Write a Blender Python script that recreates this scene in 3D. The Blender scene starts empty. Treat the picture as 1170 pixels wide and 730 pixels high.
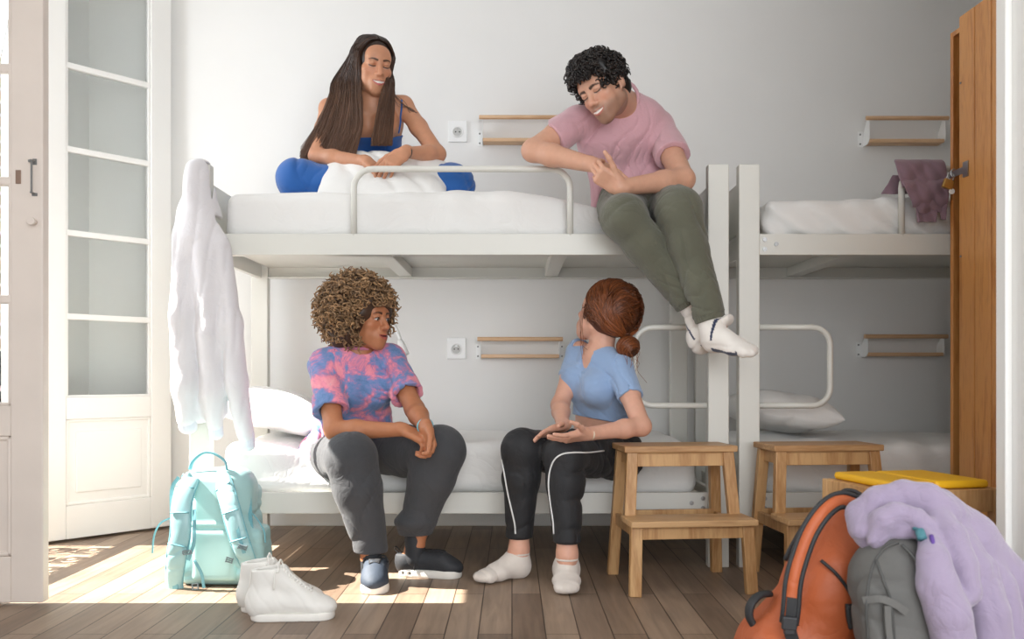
import bpy, bmesh, math, random
import numpy as np
from mathutils import Vector, Matrix
random.seed(7)
RNG = np.random.default_rng(7)
SC = bpy.context.scene
COL = SC.collection
PI = math.pi
# ---- the camera's measured frame (1170x730): eye height, lens and horizon of the photograph
EYE, FPX, HOR = 0.75, 1060.0, 430.0
def P(px, py, Y):                       # a point Y metres into the room that the photo shows at (px, py)
    return np.array([(px-585.0)*Y/FPX, Y, EYE+(HOR-py)*Y/FPX])
def V(*a): return np.array(a, float)
def nrm(v):
    v = np.asarray(v, float); return v/(np.linalg.norm(v)+1e-12)

# ---------------------------------------------------------------- materials
def mat(name, col, rough=0.6, metal=0.0, noise=0.0, nscale=8.0, bump=0.0, bscale=60.0, stretch=(1,1,1), sheen=0.0, sss=0.0, attr=None, spec=0.5, bdist=0.01, crease=0.0, cscale=13.0):
    m = bpy.data.materials.new(name); m.use_nodes = True
    nt = m.node_tree; b = nt.nodes['Principled BSDF']
    b.inputs['Base Color'].default_value = (*col, 1); b.inputs['Roughness'].default_value = rough
    b.inputs['Metallic'].default_value = metal; b.inputs['Specular IOR Level'].default_value = spec
    if sheen: b.inputs['Sheen Weight'].default_value = sheen; b.inputs['Sheen Roughness'].default_value = .6
    if sss:
        b.inputs['Subsurface Weight'].default_value = sss; b.inputs['Subsurface Radius'].default_value = (1, .35, .2); b.inputs['Subsurface Scale'].default_value = .008
    src = None
    if attr:
        a = nt.nodes.new('ShaderNodeAttribute'); a.attribute_name = attr; src = a.outputs['Color']
    if noise or bump:
        tc = nt.nodes.new('ShaderNodeTexCoord'); mp = nt.nodes.new('ShaderNodeMapping'); mp.inputs['Scale'].default_value = stretch
        nt.links.new(tc.outputs['Object'], mp.inputs['Vector'])
    if noise:
        n = nt.nodes.new('ShaderNodeTexNoise'); n.inputs['Scale'].default_value = nscale; n.inputs['Detail'].default_value = 5
        nt.links.new(mp.outputs['Vector'], n.inputs['Vector'])
        mx = nt.nodes.new('ShaderNodeMix'); mx.data_type = 'RGBA'; mx.blend_type = 'MULTIPLY'
        cr = nt.nodes.new('ShaderNodeMapRange'); cr.inputs['From Min'].default_value = .3; cr.inputs['From Max'].default_value = .7
        cr.inputs['To Min'].default_value = 1-noise; cr.inputs['To Max'].default_value = 1+noise*.4
        nt.links.new(n.outputs['Fac'], cr.inputs['Value'])
        cb = nt.nodes.new('ShaderNodeCombineColor')
        for k in ('Red', 'Green', 'Blue'): nt.links.new(cr.outputs['Result'], cb.inputs[k])
        mx.inputs['Factor'].default_value = 1
        if src is not None: nt.links.new(src, mx.inputs['A'])
        else: mx.inputs['A'].default_value = (*col, 1)
        nt.links.new(cb.outputs['Color'], mx.inputs['B']); src = mx.outputs['Result']
    if src is not None: nt.links.new(src, b.inputs['Base Color'])
    if bump:
        n2 = nt.nodes.new('ShaderNodeTexNoise'); n2.inputs['Scale'].default_value = bscale; n2.inputs['Detail'].default_value = 4
        nt.links.new(mp.outputs['Vector'], n2.inputs['Vector'])
        bp = nt.nodes.new('ShaderNodeBump'); bp.inputs['Strength'].default_value = bump; bp.inputs['Distance'].default_value = bdist
        nt.links.new(n2.outputs['Fac'], bp.inputs['Height']); nt.links.new(bp.outputs['Normal'], b.inputs['Normal'])
    if crease:
        tc2 = nt.nodes.new('ShaderNodeTexCoord'); n3 = nt.nodes.new('ShaderNodeTexNoise'); n3.inputs['Scale'].default_value = cscale; n3.inputs['Detail'].default_value = 3; n3.inputs['Distortion'].default_value = 1.1
        nt.links.new(tc2.outputs['Object'], n3.inputs['Vector'])
        a = nt.nodes.new('ShaderNodeMath'); a.operation = 'SUBTRACT'; a.inputs[1].default_value = .5; nt.links.new(n3.outputs['Fac'], a.inputs[0])
        c = nt.nodes.new('ShaderNodeMath'); c.operation = 'ABSOLUTE'; nt.links.new(a.outputs[0], c.inputs[0])
        e = nt.nodes.new('ShaderNodeMath'); e.operation = 'POWER'; e.inputs[1].default_value = .6; nt.links.new(c.outputs[0], e.inputs[0])
        bq = nt.nodes.new('ShaderNodeBump'); bq.inputs['Strength'].default_value = crease; bq.inputs['Distance'].default_value = .02
        nt.links.new(e.outputs[0], bq.inputs['Height'])
        if bump: nt.links.new(bq.outputs['Normal'], bp.inputs['Normal'])
        else: nt.links.new(bq.outputs['Normal'], b.inputs['Normal'])
    return m

def srgb(r, g, b):
    f = lambda c: (c/255/12.92) if c/255 <= .04045 else ((c/255+.055)/1.055)**2.4
    return (f(r), f(g), f(b))

def wood_mat(name, base, dark, rough=.45, axis='Z', scale=1.0, ring=7.0):
    m = bpy.data.materials.new(name); m.use_nodes = True; nt = m.node_tree; b = nt.nodes['Principled BSDF']
    tc = nt.nodes.new('ShaderNodeTexCoord'); mp = nt.nodes.new('ShaderNodeMapping')
    s = {'X': (.12, 1, 1), 'Y': (1, .12, 1), 'Z': (1, 1, .12)}[axis]
    mp.inputs['Scale'].default_value = tuple(c*scale for c in s)
    nt.links.new(tc.outputs['Object'], mp.inputs['Vector'])
    n = nt.nodes.new('ShaderNodeTexNoise'); n.inputs['Scale'].default_value = ring*2.2; n.inputs['Detail'].default_value = 6; n.inputs['Distortion'].default_value = .8
    nt.links.new(mp.outputs['Vector'], n.inputs['Vector'])
    n2 = nt.nodes.new('ShaderNodeTexNoise'); n2.inputs['Scale'].default_value = 120; n2.inputs['Detail'].default_value = 3
    nt.links.new(mp.outputs['Vector'], n2.inputs['Vector'])
    w = nt.nodes.new('ShaderNodeMath'); w.operation = 'MULTIPLY'; w.inputs[1].default_value = ring*4
    nt.links.new(n.outputs['Fac'], w.inputs[0])
    si = nt.nodes.new('ShaderNodeMath'); si.operation = 'SINE'; nt.links.new(w.outputs[0], si.inputs[0])
    ad = nt.nodes.new('ShaderNodeMath'); ad.operation = 'MULTIPLY_ADD'; ad.inputs[1].default_value = .25; nt.links.new(si.outputs[0], ad.inputs[0]); nt.links.new(n2.outputs['Fac'], ad.inputs[2])
    cr = nt.nodes.new('ShaderNodeValToRGB'); cr.color_ramp.elements[0].position = .15; cr.color_ramp.elements[1].position = .7
    cr.color_ramp.elements[0].color = (*dark, 1); cr.color_ramp.elements[1].color = (*base, 1)
    nt.links.new(ad.outputs[0], cr.inputs['Fac']); nt.links.new(cr.outputs['Color'], b.inputs['Base Color'])
    b.inputs['Roughness'].default_value = rough
    bp = nt.nodes.new('ShaderNodeBump'); bp.inputs['Strength'].default_value = .08; bp.inputs['Distance'].default_value = .004
    nt.links.new(ad.outputs[0], bp.inputs['Height']); nt.links.new(bp.outputs['Normal'], b.inputs['Normal'])
    return m

# ---------------------------------------------------------------- scene objects
def tag(o, label=None, cat=None, group=None, kind=None):
    if label: o['label'] = label
    if cat: o['category'] = cat
    if group: o['group'] = group
    if kind: o['kind'] = kind
    return o
def root(name, loc, label=None, cat=None, group=None, kind=None, rz=0):
    o = bpy.data.objects.new(name, None); COL.objects.link(o); o.location = tuple(float(c) for c in loc); o.rotation_euler = (0, 0, rz)
    o.empty_display_size = .05
    return tag(o, label, cat, group, kind)
def wloc(o):
    v = Vector((0, 0, 0))
    while o is not None: v = v+o.location; o = o.parent
    return v
def arr_mesh(name, verts, loops, starts, totals, smooth=True):
    me = bpy.data.meshes.new(name)
    verts = np.ascontiguousarray(verts, np.float32)
    me.vertices.add(len(verts)); me.vertices.foreach_set('co', verts.ravel())
    me.loops.add(len(loops)); me.loops.foreach_set('vertex_index', np.ascontiguousarray(loops, np.int32))
    me.polygons.add(len(starts)); me.polygons.foreach_set('loop_start', np.ascontiguousarray(starts, np.int32))
    try: me.polygons.foreach_set('loop_total', np.ascontiguousarray(totals, np.int32))
    except Exception: pass
    me.polygons.foreach_set('use_smooth', np.full(len(starts), smooth, bool))
    me.update(calc_edges=True); me.validate()
    return me
def link_mesh(name, me, m, parent=None, origin=None):
    """geometry comes in world metres; the object's origin goes to its parent's spot or to `origin`"""
    o = bpy.data.objects.new(name, me); COL.objects.link(o)
    if m is not None:
        for k in (m if isinstance(m, (list, tuple)) else [m]): me.materials.append(k)
    if parent is not None:
        off = wloc(parent); o.parent = parent
    elif origin is not None:
        off = Vector(tuple(float(c) for c in origin)); o.location = off
    else: return o
    me.transform(Matrix.Translation(-off)); return o
def children(o): return [c for c in bpy.data.objects if c.parent == o]
def copy_tree(o, parent=None):
    kids = children(o)
    c = o.copy(); COL.objects.link(c)
    if parent is not None: c.parent = parent
    for k in kids: copy_tree(k, c)
    return c

class MB:
    """collects shapes for ONE mesh"""
    def __init__(s): s.bm = bmesh.new()
    def box(s, c, size, rot=None, taper=None):
        r = bmesh.ops.create_cube(s.bm, size=1.0)
        M = Matrix.Translation(Vector(tuple(float(x) for x in c)))
        if rot is not None: M = M @ (rot.to_4x4() if isinstance(rot, Matrix) else Matrix.Rotation(rot, 4, 'Z'))
        for v in r['verts']:
            v.co = Vector((v.co.x*size[0], v.co.y*size[1], v.co.z*size[2]))
            if taper and v.co.z > 0: v.co.x *= taper[0]; v.co.y *= taper[1]
            v.co = M @ v.co
        return s
    def b2(s, lo, hi):
        lo = np.array(lo, float); hi = np.array(hi, float); return s.box((lo+hi)/2, hi-lo)
    def prism(s, pts, ext):             # closed polygon of 3-D points pushed along ext
        e = Vector(tuple(ext)); a = [s.bm.verts.new(Vector(tuple(p))) for p in pts]; b = [s.bm.verts.new(v.co+e) for v in a]
        n = len(a); s.bm.faces.new(a); s.bm.faces.new(b[::-1])
        for i in range(n): s.bm.faces.new((a[i], b[i], b[(i+1) % n], a[(i+1) % n])[::-1])
        return s
    def beam(s, a, b, w, d, up=(0, 0, 1)):   # square bar from a to b, sides w (across) and d
        a = np.asarray(a, float); b = np.asarray(b, float); t = nrm(b-a); u = np.asarray(up, float)
        if abs(t@u) > .98: u = V(0, 1, 0)
        x = nrm(np.cross(u, t)); y = np.cross(t, x)
        pts = [a+x*w/2*i+y*d/2*j for i, j in ((-1, -1), (1, -1), (1, 1), (-1, 1))]
        return s.prism(pts, b-a)
    def tube(s, pts, r, n=10, close=False, flat=1.0, up=None, caps=True):
        pts = [np.asarray(p, float) for p in pts]; N = len(pts)
        rr = r if hasattr(r, '__len__') else [r]*N
        rings = []; u = None
        for i in range(N):
            if close: t = nrm(pts[(i+1) % N]-pts[i-1])
            else: t = nrm(pts[min(i+1, N-1)]-pts[max(i-1, 0)])
            if up is not None: x = nrm(np.cross(up, t))
            elif u is None:
                x = nrm(np.cross(t, (0, 0, 1) if abs(t[2]) < .9 else (0, 1, 0)))
            else: x = nrm(u-t*(u@t))
            u = x; y = np.cross(t, x)
            rings.append([s.bm.verts.new(Vector(tuple(pts[i]+rr[i]*(math.cos(2*PI*k/n)*x+flat*math.sin(2*PI*k/n)*y)))) for k in range(n)])
        for i in range(N if close else N-1):
            A, B = rings[i], rings[(i+1) % N]
            for k in range(n): s.bm.faces.new((A[k], A[(k+1) % n], B[(k+1) % n], B[k]))
        if not close and caps:
            s.bm.faces.new(rings[0][::-1]); s.bm.faces.new(rings[-1])
        return s
    def ribbon(s, pts, nor, w, t):      # flat strap: width across, thickness t; nor = the outward normals
        pts = [np.asarray(p, float) for p in pts]; N = len(pts); rings = []
        for i in range(N):
            tn = nrm(pts[min(i+1, N-1)]-pts[max(i-1, 0)]); nn = np.asarray(nor[i] if np.ndim(nor) > 1 else nor, float)
            x = nrm(np.cross(nn, tn)); y = nrm(np.cross(tn, x))
            ww = w[i] if hasattr(w, '__len__') else w
            rings.append([s.bm.verts.new(Vector(tuple(pts[i]+x*a*ww/2+y*b*t/2))) for a, b in ((-1, -1), (-.94, .9), (.94, .9), (1, -1))])
        for i in range(N-1):
            for k in range(4): s.bm.faces.new((rings[i][k], rings[i][(k+1) % 4], rings[i+1][(k+1) % 4], rings[i+1][k]))
        s.bm.faces.new(rings[0][::-1]); s.bm.faces.new(rings[-1]); return s
    def cyl(s, c, r, h, axis='Z', n=20, r2=None):
        d = {'X': V(1, 0, 0), 'Y': V(0, 1, 0), 'Z': V(0, 0, 1)}[axis] if isinstance(axis, str) else nrm(axis)
        c = np.asarray(c, float)
        return s.tube([c-d*h/2, c+d*h/2], [r, r if r2 is None else r2], n)
    def build(s, name, m, parent=None, bevel=0.0, smooth=False, origin=None, seg=2, sub=0):
        bmesh.ops.recalc_face_normals(s.bm, faces=s.bm.faces)
        me = bpy.data.meshes.new(name); s.bm.to_mesh(me); s.bm.free()
        me.polygons.foreach_set('use_smooth', [bool(smooth)]*len(me.polygons))
        o = link_mesh(name, me, m, parent, origin)
        if bevel:
            b = o.modifiers.new('b', 'BEVEL'); b.width = bevel; b.segments = seg; b.limit_method = 'ANGLE'; b.angle_limit = .6
        if sub:
            b = o.modifiers.new('s', 'SUBSURF'); b.levels = sub; b.render_levels = sub
        return o
def arc(c, u, v, r, a0, a1, n=6):
    c = np.asarray(c, float); u = np.asarray(u, float); v = np.asarray(v, float)
    return [c+r*(math.cos(a)*u+math.sin(a)*v) for a in np.linspace(a0, a1, n)]
def smooth_path(pts, n=40):
    """Catmull-Rom through pts"""
    p = np.asarray(pts, float); p = np.vstack([2*p[0]-p[1], p, 2*p[-1]-p[-2]]); out = []
    segs = len(p)-3
    for q in np.linspace(0, segs-1e-6, n):
        i = int(q); t = q-i; a, b, c, d = p[i:i+4]
        out.append(.5*((2*b)+(c-a)*t+(2*a-5*b+4*c-d)*t*t+(-a+3*b-3*c+d)*t**3))
    return np.array(out)

# ---------------------------------------------------------------- soft shapes: signed distances -> one continuous surface
def wav(p, freq, seed, n=6, aniso=(1, 1, 1)):
    """smooth wandering noise, about -1..1"""
    r = np.random.default_rng(seed); s = 0
    wx = np.sin(p[..., 0]*freq*.7+r.uniform(0, 6))+np.sin(p[..., 2]*freq*.6+r.uniform(0, 6)); wy = np.sin(p[..., 1]*freq*.65+r.uniform(0, 6))
    for i in range(n):
        k = nrm(r.normal(size=3))*np.array(aniso)*freq*r.uniform(.6, 1.6)
        s = s+np.sin(p[..., 0]*k[0]+p[..., 1]*k[1]+p[..., 2]*k[2]+r.uniform(0, 6.3)+.8*wx+.6*wy)
    return s/n*1.6
def fold(p, freq, seed, direction, wob=.5):
    """pinched creases running across `direction`, coming and going; 0 on the puffs, 1 in the grooves"""
    d = nrm(direction); q = p @ d
    g = 1-np.abs(np.sin(.5*(q*freq+wob*4*wav(p, freq*.22, seed, 4))))
    return g**3*np.clip(wav(p, freq*.16, seed+77, 4)*1.2+.35, 0, 1)
def wrinkle(p, seed, d1, d2, amp):
    """big soft folds across d1, sharper ones across d2, a fine crumple"""
    return amp*(fold(p, 52, seed, d1, .9)+.8*fold(p, 84, seed+5, d2, .9)+.45*fold(p, 135, seed+9, nrm(d1)+nrm(d2), 1.1)-.25)+.18*amp*wav(p, 26, seed+13)
class Soft:
    def __init__(s, lo, hi, h):
        s.lo = np.array(lo, float); s.h = h
        s.n = np.maximum(4, np.ceil((np.array(hi, float)-s.lo)/h).astype(int)+1)
        s.G = np.full(s.n, .5, np.float32)
    def union(s, o, k=0.0):
        s._put((slice(None),)*3, o.G, k, 'add'); return s
    def twin(s):
        t = Soft(s.lo, s.lo+s.h, s.h); t.n = s.n.copy(); t.G = np.full(s.n, .5, np.float32); return t
    def sub(s, lo, hi):
        a = np.clip(np.floor((np.asarray(lo)-s.lo)/s.h).astype(int), 0, s.n); b = np.clip(np.ceil((np.asarray(hi)-s.lo)/s.h).astype(int)+1, 0, s.n)
        if np.any(b <= a): return None, None
        sl = tuple(slice(i, j) for i, j in zip(a, b))
        ax = [(s.lo[i]+s.h*np.arange(a[i], b[i])).astype(np.float32) for i in range(3)]
        X, Y, Z = np.meshgrid(*ax, indexing='ij', copy=False)
        return sl, (X, Y, Z)
    def _put(s, sl, d, k, op):
        g = s.G[sl]
        if op == 'add':
            if k > 0:
                hh = np.maximum(k-np.abs(g-d), 0)/k; s.G[sl] = np.minimum(g, d)-hh*hh*k*.25
            else: s.G[sl] = np.minimum(g, d)
        elif op == 'cut':
            e = -d
            if k > 0:
                hh = np.maximum(k-np.abs(g-e), 0)/k; s.G[sl] = np.maximum(g, e)+hh*hh*k*.25
            else: s.G[sl] = np.maximum(g, e)
    def cone(s, a, b, ra, rb, k=.02, op='add'):
        a = np.asarray(a, float); b = np.asarray(b, float); R = max(ra, rb)+k+3*s.h
        sl, g = s.sub(np.minimum(a, b)-R, np.maximum(a, b)+R)
        if sl is None: return s
        d = b-a; L = d@d+1e-9
        px, py, pz = g[0]-np.float32(a[0]), g[1]-np.float32(a[1]), g[2]-np.float32(a[2])
        t = np.clip((px*d[0]+py*d[1]+pz*d[2])/L, 0, 1)
        D = np.sqrt((px-t*d[0])**2+(py-t*d[1])**2+(pz-t*d[2])**2)-(ra+(rb-ra)*t)
        s._put(sl, D.astype(np.float32), k, op); return s
    def chain(s, pts, rad, k=.02, op='add'):
        for i in range(len(pts)-1): s.cone(pts[i], pts[i+1], rad[i], rad[i+1], k, op)
        return s
    def ell(s, c, r, R=None, k=.02, op='add'):
        """ellipsoid; R = 3x3 whose ROWS are its own axes"""
        c = np.asarray(c, float); r = np.asarray(r, float); m = r.max()+k+3*s.h
        sl, g = s.sub(c-m, c+m)
        if sl is None: return s
        q = [g[i]-np.float32(c[i]) for i in range(3)]
        if R is not None: q = [R[j][0]*q[0]+R[j][1]*q[1]+R[j][2]*q[2] for j in range(3)]
        k0 = np.sqrt(sum((q[i]/r[i])**2 for i in range(3))); k1 = np.sqrt(sum((q[i]/r[i]**2)**2 for i in range(3)))+1e-6
        s._put(sl, (k0*(k0-1)/k1).astype(np.float32), k, op); return s
    def ecap(s, a, b, side, ra, rb, k=.03, op='add'):
        """limb of oval section: ra=(across,deep) at a, rb at b; side = the across direction"""
        a = np.asarray(a, float); b = np.asarray(b, float); w = nrm(b-a); u = nrm(np.asarray(side, float)-w*(np.asarray(side, float)@w)); v = np.cross(w, u)
        R = max(*ra, *rb)+k+3*s.h
        sl, g = s.sub(np.minimum(a, b)-R, np.maximum(a, b)+R)
        if sl is None: return s
        q = [g[i]-np.float32(a[i]) for i in range(3)]; L = np.linalg.norm(b-a)
        dt = lambda e: e[0]*q[0]+e[1]*q[1]+e[2]*q[2]
        tw = dt(w); t = np.clip(tw/L, 0, 1); tw = tw-t*L
        rx = ra[0]+(rb[0]-ra[0])*t; ry = ra[1]+(rb[1]-ra[1])*t; rz = np.minimum(rx, ry)
        x = dt(u); y = dt(v)
        k0 = np.sqrt((x/rx)**2+(y/ry)**2+(tw/rz)**2); k1 = np.sqrt((x/rx**2)**2+(y/ry**2)**2+(tw/rz**2)**2)+1e-6
        s._put(sl, (k0*(k0-1)/k1).astype(np.float32), k, op); return s
    def rbox(s, c, half, R=None, rnd=.02, k=.02, op='add'):
        c = np.asarray(c, float); half = np.asarray(half, float); m = np.linalg.norm(half)+k+3*s.h
        sl, g = s.sub(c-m, c+m)
        if sl is None: return s
        q = [g[i]-np.float32(c[i]) for i in range(3)]
        if R is not None: q = [R[j][0]*q[0]+R[j][1]*q[1]+R[j][2]*q[2] for j in range(3)]
        e = [np.abs(q[i])-(half[i]-rnd) for i in range(3)]
        D = np.sqrt(sum(np.maximum(x, 0)**2 for x in e))+np.minimum(np.maximum(np.maximum(e[0], e[1]), e[2]), 0)-rnd
        s._put(sl, D.astype(np.float32), k, op); return s
    def plane(s, p, n, k=0.0):
        """cut away everything on the n side of the plane through p"""
        n = nrm(n); sl, g = s.sub(s.lo, s.lo+s.h*s.n)
        D = -((g[0]-p[0])*n[0]+(g[1]-p[1])*n[1]+(g[2]-p[2])*n[2])
        s._put(sl, D.astype(np.float32), k, 'cut'); return s
    def cutnear(s, p, n, R, k=0.0):
        """the same, but only inside the ball of radius R about p"""
        n = nrm(n); p = np.asarray(p, float); sl, g = s.sub(p-R, p+R)
        if sl is None: return s
        D = -((g[0]-p[0])*n[0]+(g[1]-p[1])*n[1]+(g[2]-p[2])*n[2])
        B = np.sqrt((g[0]-p[0])**2+(g[1]-p[1])**2+(g[2]-p[2])**2)-R
        s._put(sl, np.maximum(D, B).astype(np.float32), k, 'cut'); return s
    def func(s, f, band=.03, lo=None, hi=None):
        """G += f(points) near the surface"""
        sl, _ = s.sub(s.lo if lo is None else lo, s.lo+s.h*s.n if hi is None else hi)
        if sl is None: return s
        g = s.G[sl]; idx = np.nonzero(np.abs(g) < band)
        off = np.array([q.start for q in sl])
        p = s.lo+s.h*(np.stack(idx, -1)+off)
        g[idx] += f(p).astype(np.float32); return s
    def mesh(s, name, smooth=True, lap=0):
        G = s.G; lo = s.lo; h = s.h
        G[0] = G[-1] = .5; G[:, 0] = G[:, -1] = .5; G[:, :, 0] = G[:, :, -1] = .5
        S = G < 0; c = [slice(None, -1), slice(1, None)]
        cnt = np.zeros(np.array(G.shape)-1, np.uint8)
        for i in (0, 1):
            for j in (0, 1):
                for k in (0, 1): cnt += S[c[i], c[j], c[k]]
        cells = np.nonzero((cnt > 0) & (cnt < 8)); n = len(cells[0])
        idm = np.full(cnt.shape, -1, np.int32); idm[cells] = np.arange(n)
        base = np.stack(cells, -1); acc = np.zeros((n, 3)); num = np.zeros(n)
        offs = [(i, j, k) for i in (0, 1) for j in (0, 1) for k in (0, 1)]
        val = {o: G[base[:, 0]+o[0], base[:, 1]+o[1], base[:, 2]+o[2]] for o in offs}
        for a in offs:
            for ax in range(3):
                if a[ax]: continue
                b = list(a); b[ax] = 1; b = tuple(b); va, vb = val[a], val[b]
                mk = (va < 0) != (vb < 0); t = np.where(mk, va/(va-vb+1e-12), 0)
                p = np.array(a, float)[None]+0*acc; p[:, ax] += t
                acc += p*mk[:, None]; num += mk
        verts = lo+h*(base+acc/num[:, None])
        quads = []
        for ax in range(3):
            o = [1, 2] if ax == 0 else ([2, 0] if ax == 1 else [0, 1])
            A = [slice(1, -1)]*3; B = [slice(1, -1)]*3
            A[ax] = slice(0, -1); B[ax] = slice(1, None)
            a = S[tuple(A)]; b = S[tuple(B)]
            e = np.nonzero(a != b)
            if len(e[0]) == 0: continue
            p = np.stack(e, -1); 
            for q in range(3):
                if q != ax: p[:, q] += 1
            sgn = a[e]
            def at(d1, d2):
                r = p.copy(); r[:, o[0]] -= d1; r[:, o[1]] -= d2; return idm[r[:, 0], r[:, 1], r[:, 2]]
            q4 = np.stack([at(1, 1), at(0, 1), at(0, 0), at(1, 0)], -1)
            q4[~sgn] = q4[~sgn][:, ::-1]
            quads.append(q4)
        Q = np.vstack(quads); Q = Q[(Q >= 0).all(1)]
        for _ in range(lap):
            sm = np.zeros_like(verts); ct = np.zeros(len(verts))
            for i in range(4):
                for j in (1, 3):
                    np.add.at(sm, Q[:, i], verts[Q[:, (i+j) % 4]]); np.add.at(ct, Q[:, i], 1)
            verts = verts*.5+.5*sm/np.maximum(ct, 1)[:, None]
        s.verts = verts
        m = len(Q)
        return arr_mesh(name, verts, Q.ravel(), np.arange(m)*4, np.full(m, 4), smooth)
def vcol(me, cols, name='Col'):
    a = me.attributes.new(name, 'FLOAT_COLOR', 'POINT')
    c = np.ones((len(cols), 4), np.float32); c[:, :3] = cols; a.data.foreach_set('color', c.ravel())
def strands(name, paths, rads, m, parent, cols=None, sides=3):
    """paths (S,N,3): every lock of hair a thin tapering tube, all in ONE mesh"""
    paths = np.asarray(paths, float); Sn, N, _ = paths.shape
    t = np.gradient(paths, axis=1); t /= np.linalg.norm(t, axis=2, keepdims=True)+1e-9
    ref = np.where(np.abs(t[..., 2:3]) < .85, np.array([0, 0, 1.]), np.array([1., 0, 0]))
    x = np.cross(t, ref); x /= np.linalg.norm(x, axis=2, keepdims=True)+1e-9; y = np.cross(t, x)
    r = np.asarray(rads, float)
    if r.ndim == 1: r = np.broadcast_to(r[:, None], (Sn, N))
    vs = [paths+r[..., None]*(math.cos(2*PI*k/sides)*x+math.sin(2*PI*k/sides)*y) for k in range(sides)]
    vs = np.stack(vs, 2).reshape(-1, 3)
    i = (np.arange(Sn)[:, None, None]*N+np.arange(N-1)[None, :, None])*sides; k = np.arange(sides)[None, None]; k2 = (k+1) % sides
    Q = np.stack([i+k, i+k2, i+sides+k2, i+sides+k], -1).reshape(-1, 4)
    me = arr_mesh(name, vs, Q.ravel(), np.arange(len(Q))*4, np.full(len(Q), 4))
    if cols is not None:
        c = np.asarray(cols, float)
        if c.ndim == 2: c = np.broadcast_to(c[:, None], (Sn, N, 3))
        vcol(me, np.repeat(c.reshape(-1, 3), sides, axis=0))
    return link_mesh(name, me, m, parent)
# ================================================================ the setting
LW, BW, RW, CEIL = -2.13, 4.67, 3.12, 3.05      # left wall, back wall, right wall, ceiling
FRONT = -2.2
M = {}
M['wall'] = mat('wall_paint', srgb(232, 231, 228), .85, noise=.02, nscale=3, bump=.06, bscale=25)
M['ceiling'] = mat('ceiling_paint', srgb(240, 240, 238), .9, bump=.04, bscale=30)
M['gloss'] = mat('white_gloss_paint', srgb(236, 235, 231), .35, bump=.03, bscale=40)
M['cream'] = mat('old_door_paint', srgb(222, 210, 200), .45, noise=.05, nscale=5, bump=.05, bscale=35)
M['metal'] = mat('bed_metal_paint', srgb(218, 217, 209), .4, bump=.015, bscale=200)
M['steel'] = mat('bolt_steel', (.45, .45, .45), .3, 1.0, bump=.02)
M['plastic'] = mat('white_plastic', srgb(238, 238, 236), .35, bump=.01)
M['grey'] = mat('grey_plastic', srgb(120, 120, 118), .4, bump=.01)
M['dark'] = mat('dark_hole', (.02, .02, .02), .6, bump=.01)
M['beech'] = wood_mat('beech_rod', srgb(222, 184, 145), srgb(205, 160, 118), axis='X')
M['birch'] = wood_mat('oiled_stool_wood', srgb(204, 162, 112), srgb(174, 128, 80), axis='Z', ring=5)
M['birch_top'] = wood_mat('oiled_stool_top_wood', srgb(200, 160, 114), srgb(170, 126, 82), axis='X', ring=5)
M['pine'] = wood_mat('varnished_pine', srgb(214, 150, 84), srgb(180, 112, 54), axis='Z', ring=4, rough=.35)
M['linen'] = mat('white_linen', srgb(232, 231, 228), .85, bump=.12, bscale=240, sheen=.2, bdist=.003, crease=.22, cscale=7)

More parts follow.
